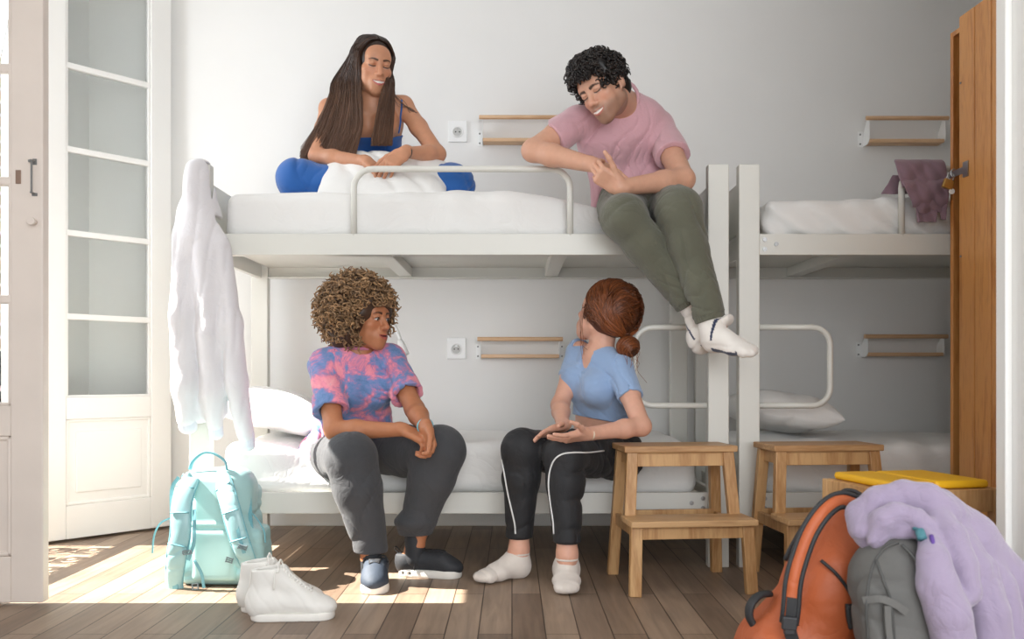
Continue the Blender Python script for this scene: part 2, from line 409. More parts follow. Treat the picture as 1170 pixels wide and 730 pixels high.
def floor_material():
    m = bpy.data.materials.new('floor_boards'); m.use_nodes = True; nt = m.node_tree; b = nt.nodes['Principled BSDF']; L = nt.links.new
    N = nt.nodes.new
    tc = N('ShaderNodeTexCoord'); mp = N('ShaderNodeMapping'); mp.inputs['Rotation'].default_value = (0, 0, PI/2)
    L(tc.outputs['Object'], mp.inputs['Vector'])
    br = N('ShaderNodeTexBrick'); br.offset = .37; br.inputs['Scale'].default_value = 1; br.inputs['Brick Width'].default_value = 1.35; br.inputs['Row Height'].default_value = .098
    br.inputs['Mortar Size'].default_value = .0022; br.inputs['Mortar Smooth'].default_value = .3; br.inputs['Bias'].default_value = -.1
    br.inputs['Color1'].default_value = (*srgb(128, 107, 90), 1); br.inputs['Color2'].default_value = (*srgb(166, 143, 122), 1); br.inputs['Mortar'].default_value = (*srgb(70, 54, 42), 1)
    L(mp.outputs['Vector'], br.inputs['Vector'])
    mp2 = N('ShaderNodeMapping'); mp2.inputs['Scale'].default_value = (1, .07, 1); L(tc.outputs['Object'], mp2.inputs['Vector'])
    n = N('ShaderNodeTexNoise'); n.inputs['Scale'].default_value = 42; n.inputs['Detail'].default_value = 7; n.inputs['Distortion'].default_value = .6; L(mp2.outputs['Vector'], n.inputs['Vector'])
    n3 = N('ShaderNodeTexNoise'); n3.inputs['Scale'].default_value = 2.2; n3.inputs['Detail'].default_value = 5; L(tc.outputs['Object'], n3.inputs['Vector'])
    ad = N('ShaderNodeMath'); ad.operation = 'ADD'; L(n.outputs['Fac'], ad.inputs[0]); L(n3.outputs['Fac'], ad.inputs[1])
    mr = N('ShaderNodeMapRange'); mr.inputs['From Min'].default_value = .65; mr.inputs['From Max'].default_value = 1.35; mr.inputs['To Min'].default_value = .62; mr.inputs['To Max'].default_value = 1.2
    L(ad.outputs[0], mr.inputs['Value'])
    cb = N('ShaderNodeCombineColor'); [L(mr.outputs['Result'], cb.inputs[k]) for k in ('Red', 'Green', 'Blue')]
    mx = N('ShaderNodeMix'); mx.data_type = 'RGBA'; mx.blend_type = 'MULTIPLY'; mx.inputs['Factor'].default_value = 1
    L(br.outputs['Color'], mx.inputs['A']); L(cb.outputs['Color'], mx.inputs['B']); L(mx.outputs['Result'], b.inputs['Base Color'])
    rr = N('ShaderNodeMapRange'); rr.inputs['To Min'].default_value = .32; rr.inputs['To Max'].default_value = .6; L(n3.outputs['Fac'], rr.inputs['Value']); L(rr.outputs['Result'], b.inputs['Roughness'])
    h = N('ShaderNodeMath'); h.operation = 'MULTIPLY_ADD'; h.inputs[1].default_value = -1.2; L(br.outputs['Fac'], h.inputs[0]); L(n.outputs['Fac'], h.inputs[2])
    bp = N('ShaderNodeBump'); bp.inputs['Strength'].default_value = .25; bp.inputs['Distance'].default_value = .004; L(h.outputs[0], bp.inputs['Height']); L(bp.outputs['Normal'], b.inputs['Normal'])
    return m
M['floor'] = floor_material()

def struct(name, mb, m, **k): return tag(mb.build(name, m, **k), kind='structure')
struct('floor', MB().b2((LW-.16, FRONT, -.12), (RW, BW+.1, 0)), M['floor'])
struct('ceiling', MB().b2((LW-.16, FRONT, CEIL), (RW+.1, BW+.1, CEIL+.12)), M['ceiling'])
struct('wall_back', MB().b2((LW-.16, BW, 0), (RW+.1, BW+.12, CEIL)), M['wall'])
struct('wall_right', MB().b2((RW, FRONT, 0), (RW+.1, BW, CEIL)), M['wall'])
OY0, OY1, OH = 3.02, 4.16, 2.75                   # the French door's opening in the left wall
w = MB(); w.b2((LW-.16, FRONT, 0), (LW, OY0, CEIL)); w.b2((LW-.16, OY1+.0, 0), (LW, BW, CEIL)); w.b2((LW-.16, OY0, OH), (LW, OY1, CEIL))
struct('wall_left', w, M['wall'])
struct('wall_front', MB().b2((1.30, 2.18, 0), (RW, 2.3, CEIL)), M['wall'])
t = MB(); t.b2((1.207, 2.268, 0), (1.30, 2.316, CEIL)); t.b2((1.222, 2.18, 0), (1.30, 2.27, CEIL))
# the near end of the partition with its painted casing, its left face where the photo shows the bright white strip
struct('trim_1', t, M['gloss'], bevel=.004)
struct('baseboard_back', MB().b2((LW, BW-.016, 0), (RW, BW, .12)).b2((LW, BW-.010, .12), (RW, BW, .13)), M['gloss'], bevel=.003)
t = MB(); t.b2((LW-.02, OY0-.03, 0), (LW+.012, OY0, OH)); t.b2((LW-.02, OY1, 0), (LW+.012, OY1+.03, OH)); t.b2((LW-.02, OY0-.03, OH), (LW+.012, OY1+.03, OH+.05))
struct('trim_2', t, M['gloss'], bevel=.003)
# outside: balcony slab, iron railing, added sun-blocking slab above, the stone house across the yard
struct('balcony_floor', MB().b2((LW-.95, 2.2, -.14), (LW-.16, 5.2, -.02)), mat('balcony_concrete', srgb(190, 186, 178), .8, noise=.1, bump=.2))
struct('sun_stop_slab', MB().b2((LW-.84, 1.6, 2.86), (LW-.16, 6.0, 3.0)), mat('render_white', srgb(225, 222, 215), .8, noise=.05, bump=.1))  # unseen slab, added to cut off the sun high in the opening

def leaf(name, hinge, free, zt, paint, glassy, kind):
    """one inward-opening leaf of the French door: stiles, rails, glazing bars, panes, moulded lower panel"""
    hx, hy = hinge; fx, fy = free; L = math.hypot(fx-hx, fy-hy); ang = math.atan2(fy-hy, fx-hx)
    r = root(name, (hx, hy, 0), kind='structure'); r.rotation_euler = (0, 0, ang)
    th = .042
    def part(nm, mb, m, **k):
        o = mb.build(nm, m, **k); o.parent = r; return o
    z0, zm, st = .012, .655, .105
    part('stile', MB().b2((0, -th/2, z0), (st, th/2, zt)), paint, bevel=.004)
    part('stile', MB().b2((L-st, -th/2, z0), (L, th/2, zt)), paint, bevel=.004)
    part('bottom_rail', MB().b2((st, -th/2, z0), (L-st, th/2, z0+.15)), paint, bevel=.003)
    part('lock_rail', MB().b2((st, -th/2, zm-.10), (L-st, th/2, zm)), paint, bevel=.003)
    part('top_rail', MB().b2((st, -th/2, zt-.12), (L-st, th/2, zt)), paint, bevel=.003)
    p = MB(); p.b2((st, -.010, z0+.15), (L-st, .010, zm-.10)); p.box((L/2, 0, (z0+.15+zm-.10)/2), (L-2*st-.09, .034, zm-.25-z0-.11))
    for a, b in (((st, z0+.15), (L-st, z0+.165)), ((st, zm-.115), (L-st, zm-.10)), ((st, z0+.15), (st+.015, zm-.10)), ((L-st-.015, z0+.15), (L-st, zm-.10))):
        p.b2((a[0], -.018, a[1]), (b[0], .018, b[1]))
    part('lower_panel', p, paint, bevel=.006)
    zs = glassy
    for i in range(len(zs)): part('glazing_bar', MB().b2((st, -.017, zs[i]-.014), (L-st, .017, zs[i]+.014)), paint, bevel=.005)
    edges = [zm]+zs+[zt-.12]
    for a, b in zip(edges[:-1], edges[1:]):
        part('pane', MB().b2((st-.004, -.002, a), (L-st+.004, .002, b)), M['glass'])
        fr = MB()
        for lo, hi in (((st, a), (st+.012, b)), ((L-st-.012, a), (L-st, b)), ((st, a), (L-st, a+.01)), ((st, b-.01), (L-st, b))): fr.b2((lo[0], -.015, lo[1]), (hi[0], .015, hi[1]))
        part('glazing_bead', fr, paint, bevel=.003)
    return r, part, L, th
gl = bpy.data.materials.new('window_glass'); gl.use_nodes = True
nt = gl.node_tree; b = nt.nodes['Principled BSDF']; b.inputs['Base Color'].default_value = (.96, .985, .98, 1)
b.inputs['Roughness'].default_value = .02; b.inputs['Transmission Weight'].default_value = 1; b.inputs['IOR'].default_value = 1.12
M['glass'] = gl
def zrow(ys, Y): return [EYE+(HOR-y)*Y/FPX for y in ys]
r, part, L, th = leaf('door_1', (LW+.02, 3.04), (-1.532, 3.05), 2.74, M['cream'], zrow([342, 207, 78], 3.04)+[2.20], 1)
h = MB(); zc = EYE+(HOR-204)*3.04/FPX
x = L-.026
h.cyl((x, -.043, zc), .0035, .105, 'Z', 8); h.cyl((x, -.034, zc+.052), .0035, .03, 'Y', 8); h.cyl((x, -.034, zc-.052), .0035, .03, 'Y', 8)
h.b2((x-.007, -.024, zc+.042), (x+.007, -.021, zc+.062)); h.b2((x-.009, -.024, zc-.060), (x+.009, -.021, zc-.050)); h.box((x-.004, -.043, zc+.05), (.012, .008, .008))
part('pull_handle', h, M['grey'], bevel=.001)
part('keyhole_plate', MB().b2((L-.088, -.0235, zc-.02), (L-.07, -.021, zc+.025)), mat('old_brass', srgb(150, 125, 110), .4, .6, bump=.02), bevel=.001)
part('knob', MB().cyl((x, -.032, zc-.145), .010, .022, 'Y', 12).cyl((x, -.045, zc-.145), .013, .012, 'Y', 12), M['cream'], bevel=.002)
r, part, L, th = leaf('door_2', (LW+.03, 4.13), (-1.70, 4.60), 2.74, M['gloss'], [.75+(HOR-y)*4.38/FPX for y in (364, 272, 180, 88)], 2)
part('hinge', MB().cyl((-.008, -.02, .3), .008, .09).cyl((-.008, -.02, 1.3), .008, .09).cyl((-.008, -.02, 2.3), .008, .09), M['gloss'])

# ---- outside the opening
rail = root('balcony_railing', (LW-.45, 3.6, -.02), 'wrought iron balcony railing with scrolls outside the open French door', 'railing')
RX = LW-.42
m_iron = mat('black_iron', (.03, .03, .03), .5, .6, bump=.1)
RT = .86
MB().b2((RX-.028, 2.4, RT-.02), (RX+.028, 5.0, RT+.015)).build('top_rail', m_iron, rail, bevel=.004)
MB().b2((RX-.02, 2.4, .06), (RX+.02, 5.0, .10)).build('bottom_rail', m_iron, rail, bevel=.004)
for yy in (2.4, 5.0): MB().b2((RX-.02, yy-.02, -.02), (RX+.02, yy+.02, RT)).build('post', m_iron, rail, bevel=.003)
for i, yy in enumerate(np.arange(2.5, 4.95, .2)):
    s = MB(); s.b2((RX-.006, yy-.006, .1), (RX+.006, yy+.006, RT))
    for zc in (.21, .40, .59, .76):
        for sg in (-1, 1):
            sp = [(RX, yy+.1+sg*(.085-.075*q)*math.cos(q*9+sg), zc+(.085-.075*q)*math.sin(q*9+sg)*1.0) for q in np.linspace(0, .85, 14)]
            s.tube(sp, .012, 5)
    s.build('scroll_panel', m_iron, rail)
def stone_material():
    m = bpy.data.materials.new('stone_wall'); m.use_nodes = True; nt = m.node_tree; b = nt.nodes['Principled BSDF']; N = nt.nodes.new; L = nt.links.new
    tc = N('ShaderNodeTexCoord'); mp = N('ShaderNodeMapping'); mp.inputs['Rotation'].default_value = (PI/2, 0, 0); L(tc.outputs['Object'], mp.inputs['Vector'])
    br = N('ShaderNodeTexBrick'); br.inputs['Scale'].default_value = 2.4; br.inputs['Color1'].default_value = (*srgb(196, 172, 136), 1); br.inputs['Color2'].default_value = (*srgb(158, 134, 104), 1); br.inputs['Mortar'].default_value = (*srgb(206, 196, 178), 1); br.inputs['Mortar Size'].default_value = .03
    L(mp.outputs['Vector'], br.inputs['Vector']); n = N('ShaderNodeTexNoise'); n.inputs['Scale'].default_value = 14; n.inputs['Detail'].default_value = 8; L(tc.outputs['Object'], n.inputs['Vector'])
    mx = N('ShaderNodeMix'); mx.data_type = 'RGBA'; mx.blend_type = 'OVERLAY'; mx.inputs['Factor'].default_value = .7; L(br.outputs['Color'], mx.inputs['A']); L(n.outputs['Color'], mx.inputs['B'])
    hs = N('ShaderNodeHueSaturation'); hs.inputs['Saturation'].default_value = .75; L(mx.outputs['Result'], hs.inputs['Color'])
    L(hs.outputs['Color'], b.inputs['Base Color']); b.inputs['Roughness'].default_value = .9
    bp = N('ShaderNodeBump'); bp.inputs['Distance'].default_value = .04; L(n.outputs['Fac'], bp.inputs['Height']); L(bp.outputs['Normal'], b.inputs['Normal']); return m
nb = root('neighbour_house', (-3.9, 7.6, -3), 'rough tan stone house wall seen outside through the French door pane', 'house')
st = stone_material()
MB().b2((-5.6, 7.4, -3), (-2.6, 8.0, 4.2)).build('stone_wall', st, nb)
MB().b2((-5.7, 7.2, 4.2), (-2.5, 8.2, 4.35)).build('eaves', mat('clay_tile', srgb(165, 95, 70), .8, noise=.2, bump=.3), nb)

# ================================================================ bunk beds
FY, BY = 3.64, 4.50            # front and rear plane of the beds' posts
PW = .0815
def sx(px): return (px-585.0)*FY/FPX
def sz(py): return EYE+(HOR-py)*FY/FPX
def make_bed(x0, x1, head, label, beams):
    """x0,x1 = the outer faces of the end posts; head = the end ('r' or 'l') with the grab loops"""
    r = root('bunk_bed', ((x0+x1)/2, (FY+BY)/2+.04, 0), label, 'bunk bed', 'white metal bunk beds along the wall')
    mt = M['metal']; PD = .05
    for x in (x0, x1-PW):
        MB().b2((x, FY, 0), (x+PW, FY+PD, 1.583)).build('post', mt, r, bevel=.004)
        MB().b2((x, BY, 0), (x+PW, BY+PD, 1.583)).build('post', mt, r, bevel=.004)
    xi, xo = x0+PW, x1-PW
    for zb, ztp, nm in ((sz(587), sz(563), 'lower'), (sz(291), sz(267), 'upper')):
        a = MB().b2((xi, FY+.004, zb), (xo, FY+.03, ztp)).b2((xi, FY+.03, zb), (xo, FY+.055, zb+.006)).build('side_rail', mt, r, bevel=.002)
        MB().b2((xi, BY+.02, zb), (xo, BY+.045, ztp)).b2((xi, BY-.005, zb), (xo, BY+.02, zb+.006)).build('side_rail', mt, r, bevel=.002)
        for x in (x0+.028, x1-.052): MB().b2((x, FY+PD, zb), (x+.024, BY, ztp)).build('end_rail', mt, r, bevel=.002)
        base = MB().b2((xi, FY+.03, ztp-.030), (xo, BY+.02, ztp-.022)); base.build('base_panel', mt, r)
        for dx in beams:
            x = x0+dx
            MB().b2((x-.032, FY+.03, zb+.008), (x+.032, BY+.02, ztp-.03)).build('cross_beam', mt, r, bevel=.003)
        for (bx, s) in ((xi, 1), (xo, -1)):
            for dx, dz in ((.02, .022), (.02, .06), (.065, .042)):
                MB().cyl((bx+s*dx, FY+.002, zb+dz), .0085, .006, 'Y', 12).cyl((bx+s*dx, FY-.002, zb+dz), .004, .004, 'Y', 6).build('bolt', M['steel'], r)
    for x in (x0+.028, x1-.044): MB().b2((x, FY+PD, 1.33), (x+.016, BY, 1.535)).build('end_panel', mt, r, bevel=.003)
    # safety rail above the upper mattress
    def bar(x, z): return V(x, FY+.016, z)
    zt = sz(192); rr = .075; ga, gb = x0+.632+.012, x0+.632+.876-.012
    if head == 'l': pass
    pts = [bar(ga, sz(269))]+arc(bar(ga+rr, zt-rr), V(-1, 0, 0), V(0, 0, 1), rr, 0, PI/2, 7)+arc(bar(gb-rr, zt-rr), V(0, 0, 1), V(1, 0, 0), rr, 0, PI/2, 7)+[bar(gb, sz(269))]
    MB().tube(pts, .0125, 12).build('guard_rail', mt, r, smooth=True)
    # climbing loop on the head post
    z1, z2 = sz(373.5), sz(463.5); s = 1 if head == 'l' else -1; xa = xi if head == 'l' else xo; xe = xa+s*.285; rr = .07
    lp = lambda x, z: V(x, FY+.028, z)
    pts = [lp(xa-s*.01, z1)]+arc(lp(xe-s*rr, z1-rr), V(0, 0, 1), V(s, 0, 0), rr, 0, PI/2, 7)+arc(lp(xe-s*rr, z2+rr), V(s, 0, 0), V(0, 0, -1), rr, 0, PI/2, 7)+[lp(xa-s*.01, z2)]
    MB().tube(pts, .012, 12).build('grab_loop', mt, r, smooth=True)
    return r
B1 = (sx(216), sx(833)); B2 = (sx(844.5), sx(844.5)+(sx(833)-sx(216)))
make_bed(*B1, 'r', 'white metal bunk bed with two people sitting on its top mattress', (.75, 1.458))
make_bed(*B2, 'l', 'white metal bunk bed at the right with mauve cloth over its guard rail', (.48, 1.3))

def bedding(name, x0, x1, zt, zb, label, seed, dents=(), ybulge=.02, fl=0.012, group=None, cat='mattress', fine=.25):
    """a mattress under a white duvet: a cushion with soft creases and dents where someone sits"""
    y0, y1 = FY+.052, BY-.016
    s = Soft((x0-.06, y0-.08, zb-.05), (x1+.06, y1+.05, zt+.1), .0085)
    s.rbox(((x0+x1)/2, (y0+y1)/2, (zt+zb)/2), ((x1-x0)/2, (y1-y0)/2, (zt-zb)/2), rnd=.055, k=0)
    def f(p):
        front = np.clip((y0+.25-p[:, 1])/.25, 0, 1)
        d = -fl*.6*wav(p, 5, seed, 6)-fl*.3*wav(p, 15, seed+1, 6, (1.4, .7, .7))
        w = wav(p, 3.2, seed+3, 5); q = p[:, 0]*.8+.9*p[:, 2]-.35*p[:, 1]
        rid = np.abs(np.sin(13*q+4*w))**3*np.clip(wav(p, 2.6, seed+6, 4)+.15, 0, 1)
        d -= fl*.75*rid*(.3+.7*front)+fl*fine*np.sin(46*(1+fine-.25)*q+9*w)*np.clip(wav(p, 3.5, seed+8, 4)-.1+(fine-.25), 0, 1)
        top = np.clip((p[:, 2]-zb)/(zt-zb), 0, 1)
        for (cx, cy, rx, ry, dz) in dents:
            e = np.exp(-(((p[:, 0]-cx)/rx)**2+((p[:, 1]-cy)/ry)**2)); d += dz*e*top
        return d
    s.func(f, band=.075)
    s.plane((0, 0, zb+.002), (0, 0, -1))
    me = s.mesh(name, lap=1)
    o = link_mesh(name, me, M['linen'], origin=((x0+x1)/2, (y0+y1)/2, zb)); return tag(o, label, cat, group)
ML, MU = (sz(563)-.018, .492), (sz(267)-.018, 1.492)
x0, x1 = B1[0]+PW+.030, B1[1]-PW-.030
bedding('mattress', x0, x1, MU[1], MU[0], 'white sheeted mattress on top bunk under the long-haired woman and the man', 11,
        dents=((.52, 3.72, .27, .25, .135), (-.6, 4.1, .5, .3, .028)), group='white bed mattresses')
bedding('mattress', x0, x1, ML[1], ML[0], 'white sheeted mattress on lower bunk under the two seated women', 12,
        dents=((-.68, 3.70, .24, .24, .125), (.42, 3.70, .22, .24, .11)), group='white bed mattresses')
x0, x1 = B2[0]+PW+.030, B2[1]-PW-.030
bedding('mattress', x0, x1, MU[1]-.03, MU[0], 'crumpled white mattress on right top bunk beneath the mauve cloth', 13, fl=.018, fine=.6, group='white bed mattresses')
bedding('mattress', x0, x1, ML[1]-.01, ML[0], 'white mattress on right lower bunk behind the wooden step stools', 14, fl=.018, group='white bed mattresses')

def pillow(name, c, half, R, label, seed, parts=None, group=None, h=.006, m=None, amp=.012, cuts=()):
    """a stuffed pillow: pinched corners, creases"""
    c = np.asarray(c, float); half = np.asarray(half, float); Rw = np.array(R, float)
    E = np.abs(Rw.T) @ half+.06
    s = Soft(c-E, c+E, h)
    X, Y, Z = s.sub(s.lo, s.lo+s.h*s.n)[1]
    p = np.stack([X, Y, Z], -1)-c; q = p @ Rw.T
    u = np.clip(np.abs(q[..., 0])/half[0], 0, 1.3); v = np.clip(np.abs(q[..., 1])/half[1], 0, 1.3)
    th = half[2]*np.maximum((1-u**3.2), 0)**.5*np.maximum((1-v**3.2), 0)**.5+.004
    w = p+c
    th = th*(1+.18*wav(w, 14, seed, 6))-amp*(np.abs(np.sin(20*(q[..., 0]+.6*q[..., 1])+2.5*wav(w, 7, seed+2, 4)))**6)*.6
    edge = np.maximum(u-1+.08*v**4*0, v-1)
    d = np.maximum(np.abs(q[..., 2]+.02*wav(w, 6, seed+5, 3))-th, edge*min(half[:2]))
    s.G[:] = d*.8
    for a in cuts: s.cone(*a, .01, 'cut')
    me = s.mesh(name, lap=2)
    o = link_mesh(name, me, m or M['linen'], origin=c-V(0, 0, half[2])); return tag(o, label, 'pillow', group)
def rot_rows(fx, up):
    """rows: own x axis, own y axis, own z axis (z near up)"""
    x = nrm(fx); z = nrm(np.asarray(up, float)-x*(np.asarray(up, float) @ x)); y = np.cross(z, x); return np.array([x, y, z])
pillow('pillow', (-1.03, 4.12, .592), (.22, .30, .075), rot_rows((.96, 0, -.12), (.12, 0, .98)), 'white pillow at the left end of the lower bunk, lit by the sun', 21, group='white bed pillows')
pillow('pillow', (B2[0]+PW+.2, 4.1, .600), (.2, .3, .075), rot_rows((.95, 0, -.2), (.2, 0, .98)), 'white pillow at the head of the right lower bunk beside the white post', 22, group='white bed pillows')

# ================================================================ on the wall
def socket(px, py, label):
    c = P(px, py, BW); r = root('wall_socket', (c[0], BW, c[2]), label, 'socket', 'white wall sockets')
    MB().b2((c[0]-.048, BW-.012, c[2]-.054), (c[0]+.048, BW, c[2]+.054)).build('plate', M['plastic'], r, bevel=.004)
    ring = MB(); ring.tube([(c[0]+.0255*math.cos(a), BW-.013, c[2]-.004+.0255*math.sin(a)) for a in np.linspace(0, 2*PI, 25)[:-1]], .003, 6, close=True)
    ring.build('socket_rim', M['plastic'], r, smooth=True)
    MB().cyl((c[0], BW-.0125, c[2]-.004), .023, .002, 'Y', 24).build('socket_well', mat('socket_grey', srgb(190, 190, 186), .5, bump=.01), r)
    for dx in (-.0095, .0095): MB().cyl((c[0]+dx, BW-.0145, c[2]-.004), .0035, .003, 'Y', 10).build('pin_hole', M['dark'], r)
    MB().cyl((c[0], BW-.0145, c[2]+.012), .0035, .003, 'Y', 10).build('earth_pin', M['steel'], r)
    return r
socket(523, 150.5, 'white wall socket above the top bunk mattress'); socket(521.5, 398, 'white wall socket above the lower bunk mattress')
def shelf(px0, px1, pyt, pyb, label):
    a = P(px0, pyt, BW-.075); b = P(px1, pyb, BW-.075); x0, x1, zt, zb = a[0], b[0], a[2], b[2]
    r = root('wall_shelf', ((x0+x1)/2, BW, zb), label, 'shelf', 'small wood and white metal shelves on the wall')
    prof = [(BW, zb-.012), (BW-.06, zb-.012), (BW-.085, zb+.006), (BW-.088, zb+.03), (BW-.082, zt-.01), (BW-.07, zt+.004), (BW-.055, zt-.002), (BW, zb+.045)]
    for x, s in ((x0+.016, -1), (x1-.016, 1)):
        k = MB(); k.prism([(x-.0015, y, z) for y, z in prof], (.003, 0, 0)); k.b2((min(x, x+s*.026), BW-.003, zb-.012), (max(x, x+s*.026), BW, zb+.065)); k.build('bracket', M['plastic'], r)
        for z in (zb+.002, zb+.05): MB().cyl((x+s*.016, BW-.004, z), .0045, .003, 'Y', 10).build('screw', M['grey'], r)
    MB().cyl(((x0+x1)/2, BW-.083, zt-.006), .0105, x1-x0, 'X', 14).build('front_rod', M['beech'], r, smooth=False)
    MB().b2((x0+.018, BW-.08, zb-.008), (x1-.018, BW-.006, zb+.010)).build('shelf_board', M['beech'], r, bevel=.003)
    return r
shelf(547.5, 643, 133, 160, 'wood and white shelf on wall above the top bunk, behind the man')
shelf(545.5, 643, 386, 407, 'wood and white shelf on wall above the lower bunk, behind the red-haired woman')
shelf(989, 1083, 134, 161, 'wood and white shelf on wall above the mauve cloth at right')
shelf(987, 1082, 383, 405, 'wood and white shelf on wall above the right lower bunk')
# reading lamp by the curly-haired woman's face
lr = root('reading_lamp', P(428, 372, BW), 'white bendy wall reading lamp partly behind the curly-haired woman', 'lamp')
MB().cyl(P(432, 372, BW-.012), .035, .024, 'Y', 20).build('wall_plate', M['plastic'], lr, bevel=.004)
gp = smooth_path([P(432, 372, BW-.02), P(434, 368, 4.55), P(440, 363, 4.5), P(449, 370, 4.49), P(455.5, 383, 4.49), P(457, 391, 4.49)], 24)
MB().tube(gp, .0095, 10).build('gooseneck', M['plastic'], lr, smooth=True)
MB().tube([P(456.5, 388, 4.49), P(458, 392, 4.49), P(463, 405, 4.47)], [.011, .017, .021], 14).build('lamp_head', M['plastic'], lr, smooth=True)
# ================================================================ stools, locker
def make_stool(loc, rz, label):
    r = root('step_stool', loc, label, 'stool', 'wooden step stools', rz=rz)
    def part(nm, mb, m=M['birch'], **k):
        o = mb.build(nm, m, **k); o.parent = r; return o
    part('top', MB().box((0, .075, .489), (.415, .215, .022)).box((0, .075, .475), (.39, .19, .006)), M['birch_top'], bevel=.004)
    part('step', MB().box((0, -.115, .247), (.445, .165, .022)), M['birch_top'], bevel=.004)
    lg = dict(up=(0, 1, 0))
    for s in (-1, 1):
        part('leg', MB().beam((s*.203, .195, 0), (s*.178, .150, .478), .040, .030, **lg), bevel=.003)
        part('leg', MB().beam((s*.205, -.175, 0), (s*.196, -.155, .237), .040, .030, **lg), bevel=.003)
        part('upright', MB().beam((s*.192, -.035, .236), (s*.176, -.008, .478), .040, .030, **lg), bevel=.003)
        part('side_rail', MB().beam((s*.193, -.150, .215), (s*.190, .170, .215), .018, .042), bevel=.002)
        part('side_rail', MB().beam((s*.172, -.0, .452), (s*.172, .150, .452), .018, .044), bevel=.002)
    part('cross_rail', MB().box((0, -.155, .213), (.37, .018, .044)), bevel=.002)
    part('cross_rail', MB().box((0, -.008, .450), (.33, .018, .046)), bevel=.002)
    part('cross_rail', MB().box((0, .152, .450), (.33, .018, .046)), bevel=.002)
    part('cross_rail', MB().box((0, .165, .225), (.36, .018, .042)), bevel=.002)
    return r
make_stool((.604, 3.352, 0), .105, 'wooden step stool the red-haired woman leans her elbow on')
make_stool((1.150, 3.40, 0), .10, 'wooden step stool behind the orange backpack, left of the yellow seat')

ys = root('yellow_topped_stool', (1.136, 2.66, 0), 'low wooden stool with a yellow seat pad beside the white casing', 'stool', rz=.20)
def ypart(nm, mb, m=M['birch'], **k):
    o = mb.build(nm, m, **k); o.parent = ys; return o
hx, hy = .176, .165
for i in (-1, 1):
    for j in (-1, 1): ypart('leg', MB().box((i*(hx-.014), j*(hy-.014), .222), (.028, .028, .444)), bevel=.003)
    ypart('apron', MB().box((i*(hx-.011), 0, .412), (.018, 2*hy-.056, .062)), bevel=.002)
    ypart('apron', MB().box((0, i*(hy-.011), .412), (2*hx-.056, .018, .062)), bevel=.002)
    ypart('stretcher', MB().box((i*(hx-.014), 0, .15), (.018, 2*hy-.05, .035)), bevel=.002)
ypart('seat_board', MB().box((0, 0, .437), (2*hx-.04, 2*hy-.04, .012)), M['birch_top'])
yel = mat('yellow_seat_pad', srgb(236, 180, 26), .5, noise=.04, bump=.06, bscale=120)
pd = ypart('seat_pad', MB().prism([(-.15, -.145, .444), (-.02, -.145, .444), (-.02, .145, .444), (-.15, .145, .444)], (0, 0, .022)), yel, bevel=.009, seg=3)
pd = ypart('seat_pad', MB().prism([(-.015, -.145, .444), (.15, -.145, .444), (.15, .145, .444), (-.015, .145, .444)], (0, 0, .022)), yel, bevel=.009, seg=3)

lk = root('locker', (1.95, 3.2, 0), 'tall varnished orange-brown wooden locker with planked door at right', 'locker')
lA, lB = V(1.752, 2.72, 0), V(1.700, 3.60, 0)      # its front face runs away from us, turned slightly to the window
lt = nrm(lB-lA); ln = V(-lt[1], lt[0], 0)          # ln: out of the front face, into the room
if ln[0] > 0: ln = -ln
Rm = Matrix((tuple(lt), tuple(-ln), (0, 0, 1))).transposed()
Lw = np.linalg.norm(lB-lA); dep = .42
def lbox(u0, u1, d0, d1, z0, z1, mb=None):
    c = lA+lt*(u0+u1)/2-ln*(d0+d1)/2+V(0, 0, (z0+z1)/2); return (mb or MB()).box(c, (u1-u0, d1-d0, z1-z0), Rm)
LH = 2.09
b = lbox(Lw-.022, Lw, 0, dep, 0, LH-.01); lbox(0, .022, 0, dep, 0, LH-.01, b); lbox(.022, Lw-.022, dep-.015, dep, .05, LH-.02, b); lbox(.022, Lw-.022, 0, dep, LH-.03, LH-.01, b); lbox(.022, Lw-.022, .005, dep, .05, .07, b)
b.build('carcass', M['pine'], lk, bevel=.002)
dr = None
u0, u1 = .03, Lw-.105
n = 7; pw = (u1-u0)/n
dmb = MB()
for i in range(n): lbox(u0+i*pw+.0022, u0+(i+1)*pw-.0022, -.024, -.002, .06, LH+.012, dmb)
dr = dmb.build('door', M['pine'], lk, bevel=.003)
def dz(y, Y): return EYE+(HOR-y)*Y/FPX
hY = 3.44
st = MB(); zc = dz(193, hY)
lbox(u1-.07, u1+.06, -.028, -.0235, zc-.012, zc+.012, st); lbox(u1-.07, u1-.035, -.029, -.0235, zc-.028, zc+.028, st)
st.tube(arc(lA+lt*(u1+.02)+ln*.028+V(0, 0, zc), ln, V(0, 0, 1), .016, -PI/2, PI/2, 8), .003, 6)
st.build('hasp', M['steel'], lk)
for zz in (.35, 1.2, 1.85): 
    h = MB(); lbox(u1-.02, u1-.012, -.027, -.024, zz-.003, zz+.003, h); h.build('nail', M['grey'], lk)
pc = lA+lt*(u1+.028)+ln*.05+V(0, 0, zc-.040)
pk = root('padlock', pc-V(0, 0, .03), 'small brass padlock hanging on the locker hasp', 'padlock')
brass = mat('brass', srgb(190, 150, 85), .3, .9, noise=.1, bump=.03)
pR = Matrix.Rotation(.35, 3, 'Y')
MB().box(pc, (.040, .018, .036), pR).build('body', brass, pk, bevel=.004)
sp = [pc+V(*(pR @ Vector(q))) for q in [(-.012, 0, .012), (-.012, 0, .030)]+[(-.012*math.cos(a), 0, .030+.014*math.sin(a)) for a in np.linspace(.2, PI-.2, 8)]+[(.012, 0, .03), (.012, 0, .012)]]
MB().tube(sp, .0032, 8).build('shackle', M['steel'], pk, smooth=True)
MB().cyl(pc+V(.012, -.004, -.028), .011, .006, 'Y', 14).build('key_tag', M['plastic'], pk, bevel=.001)

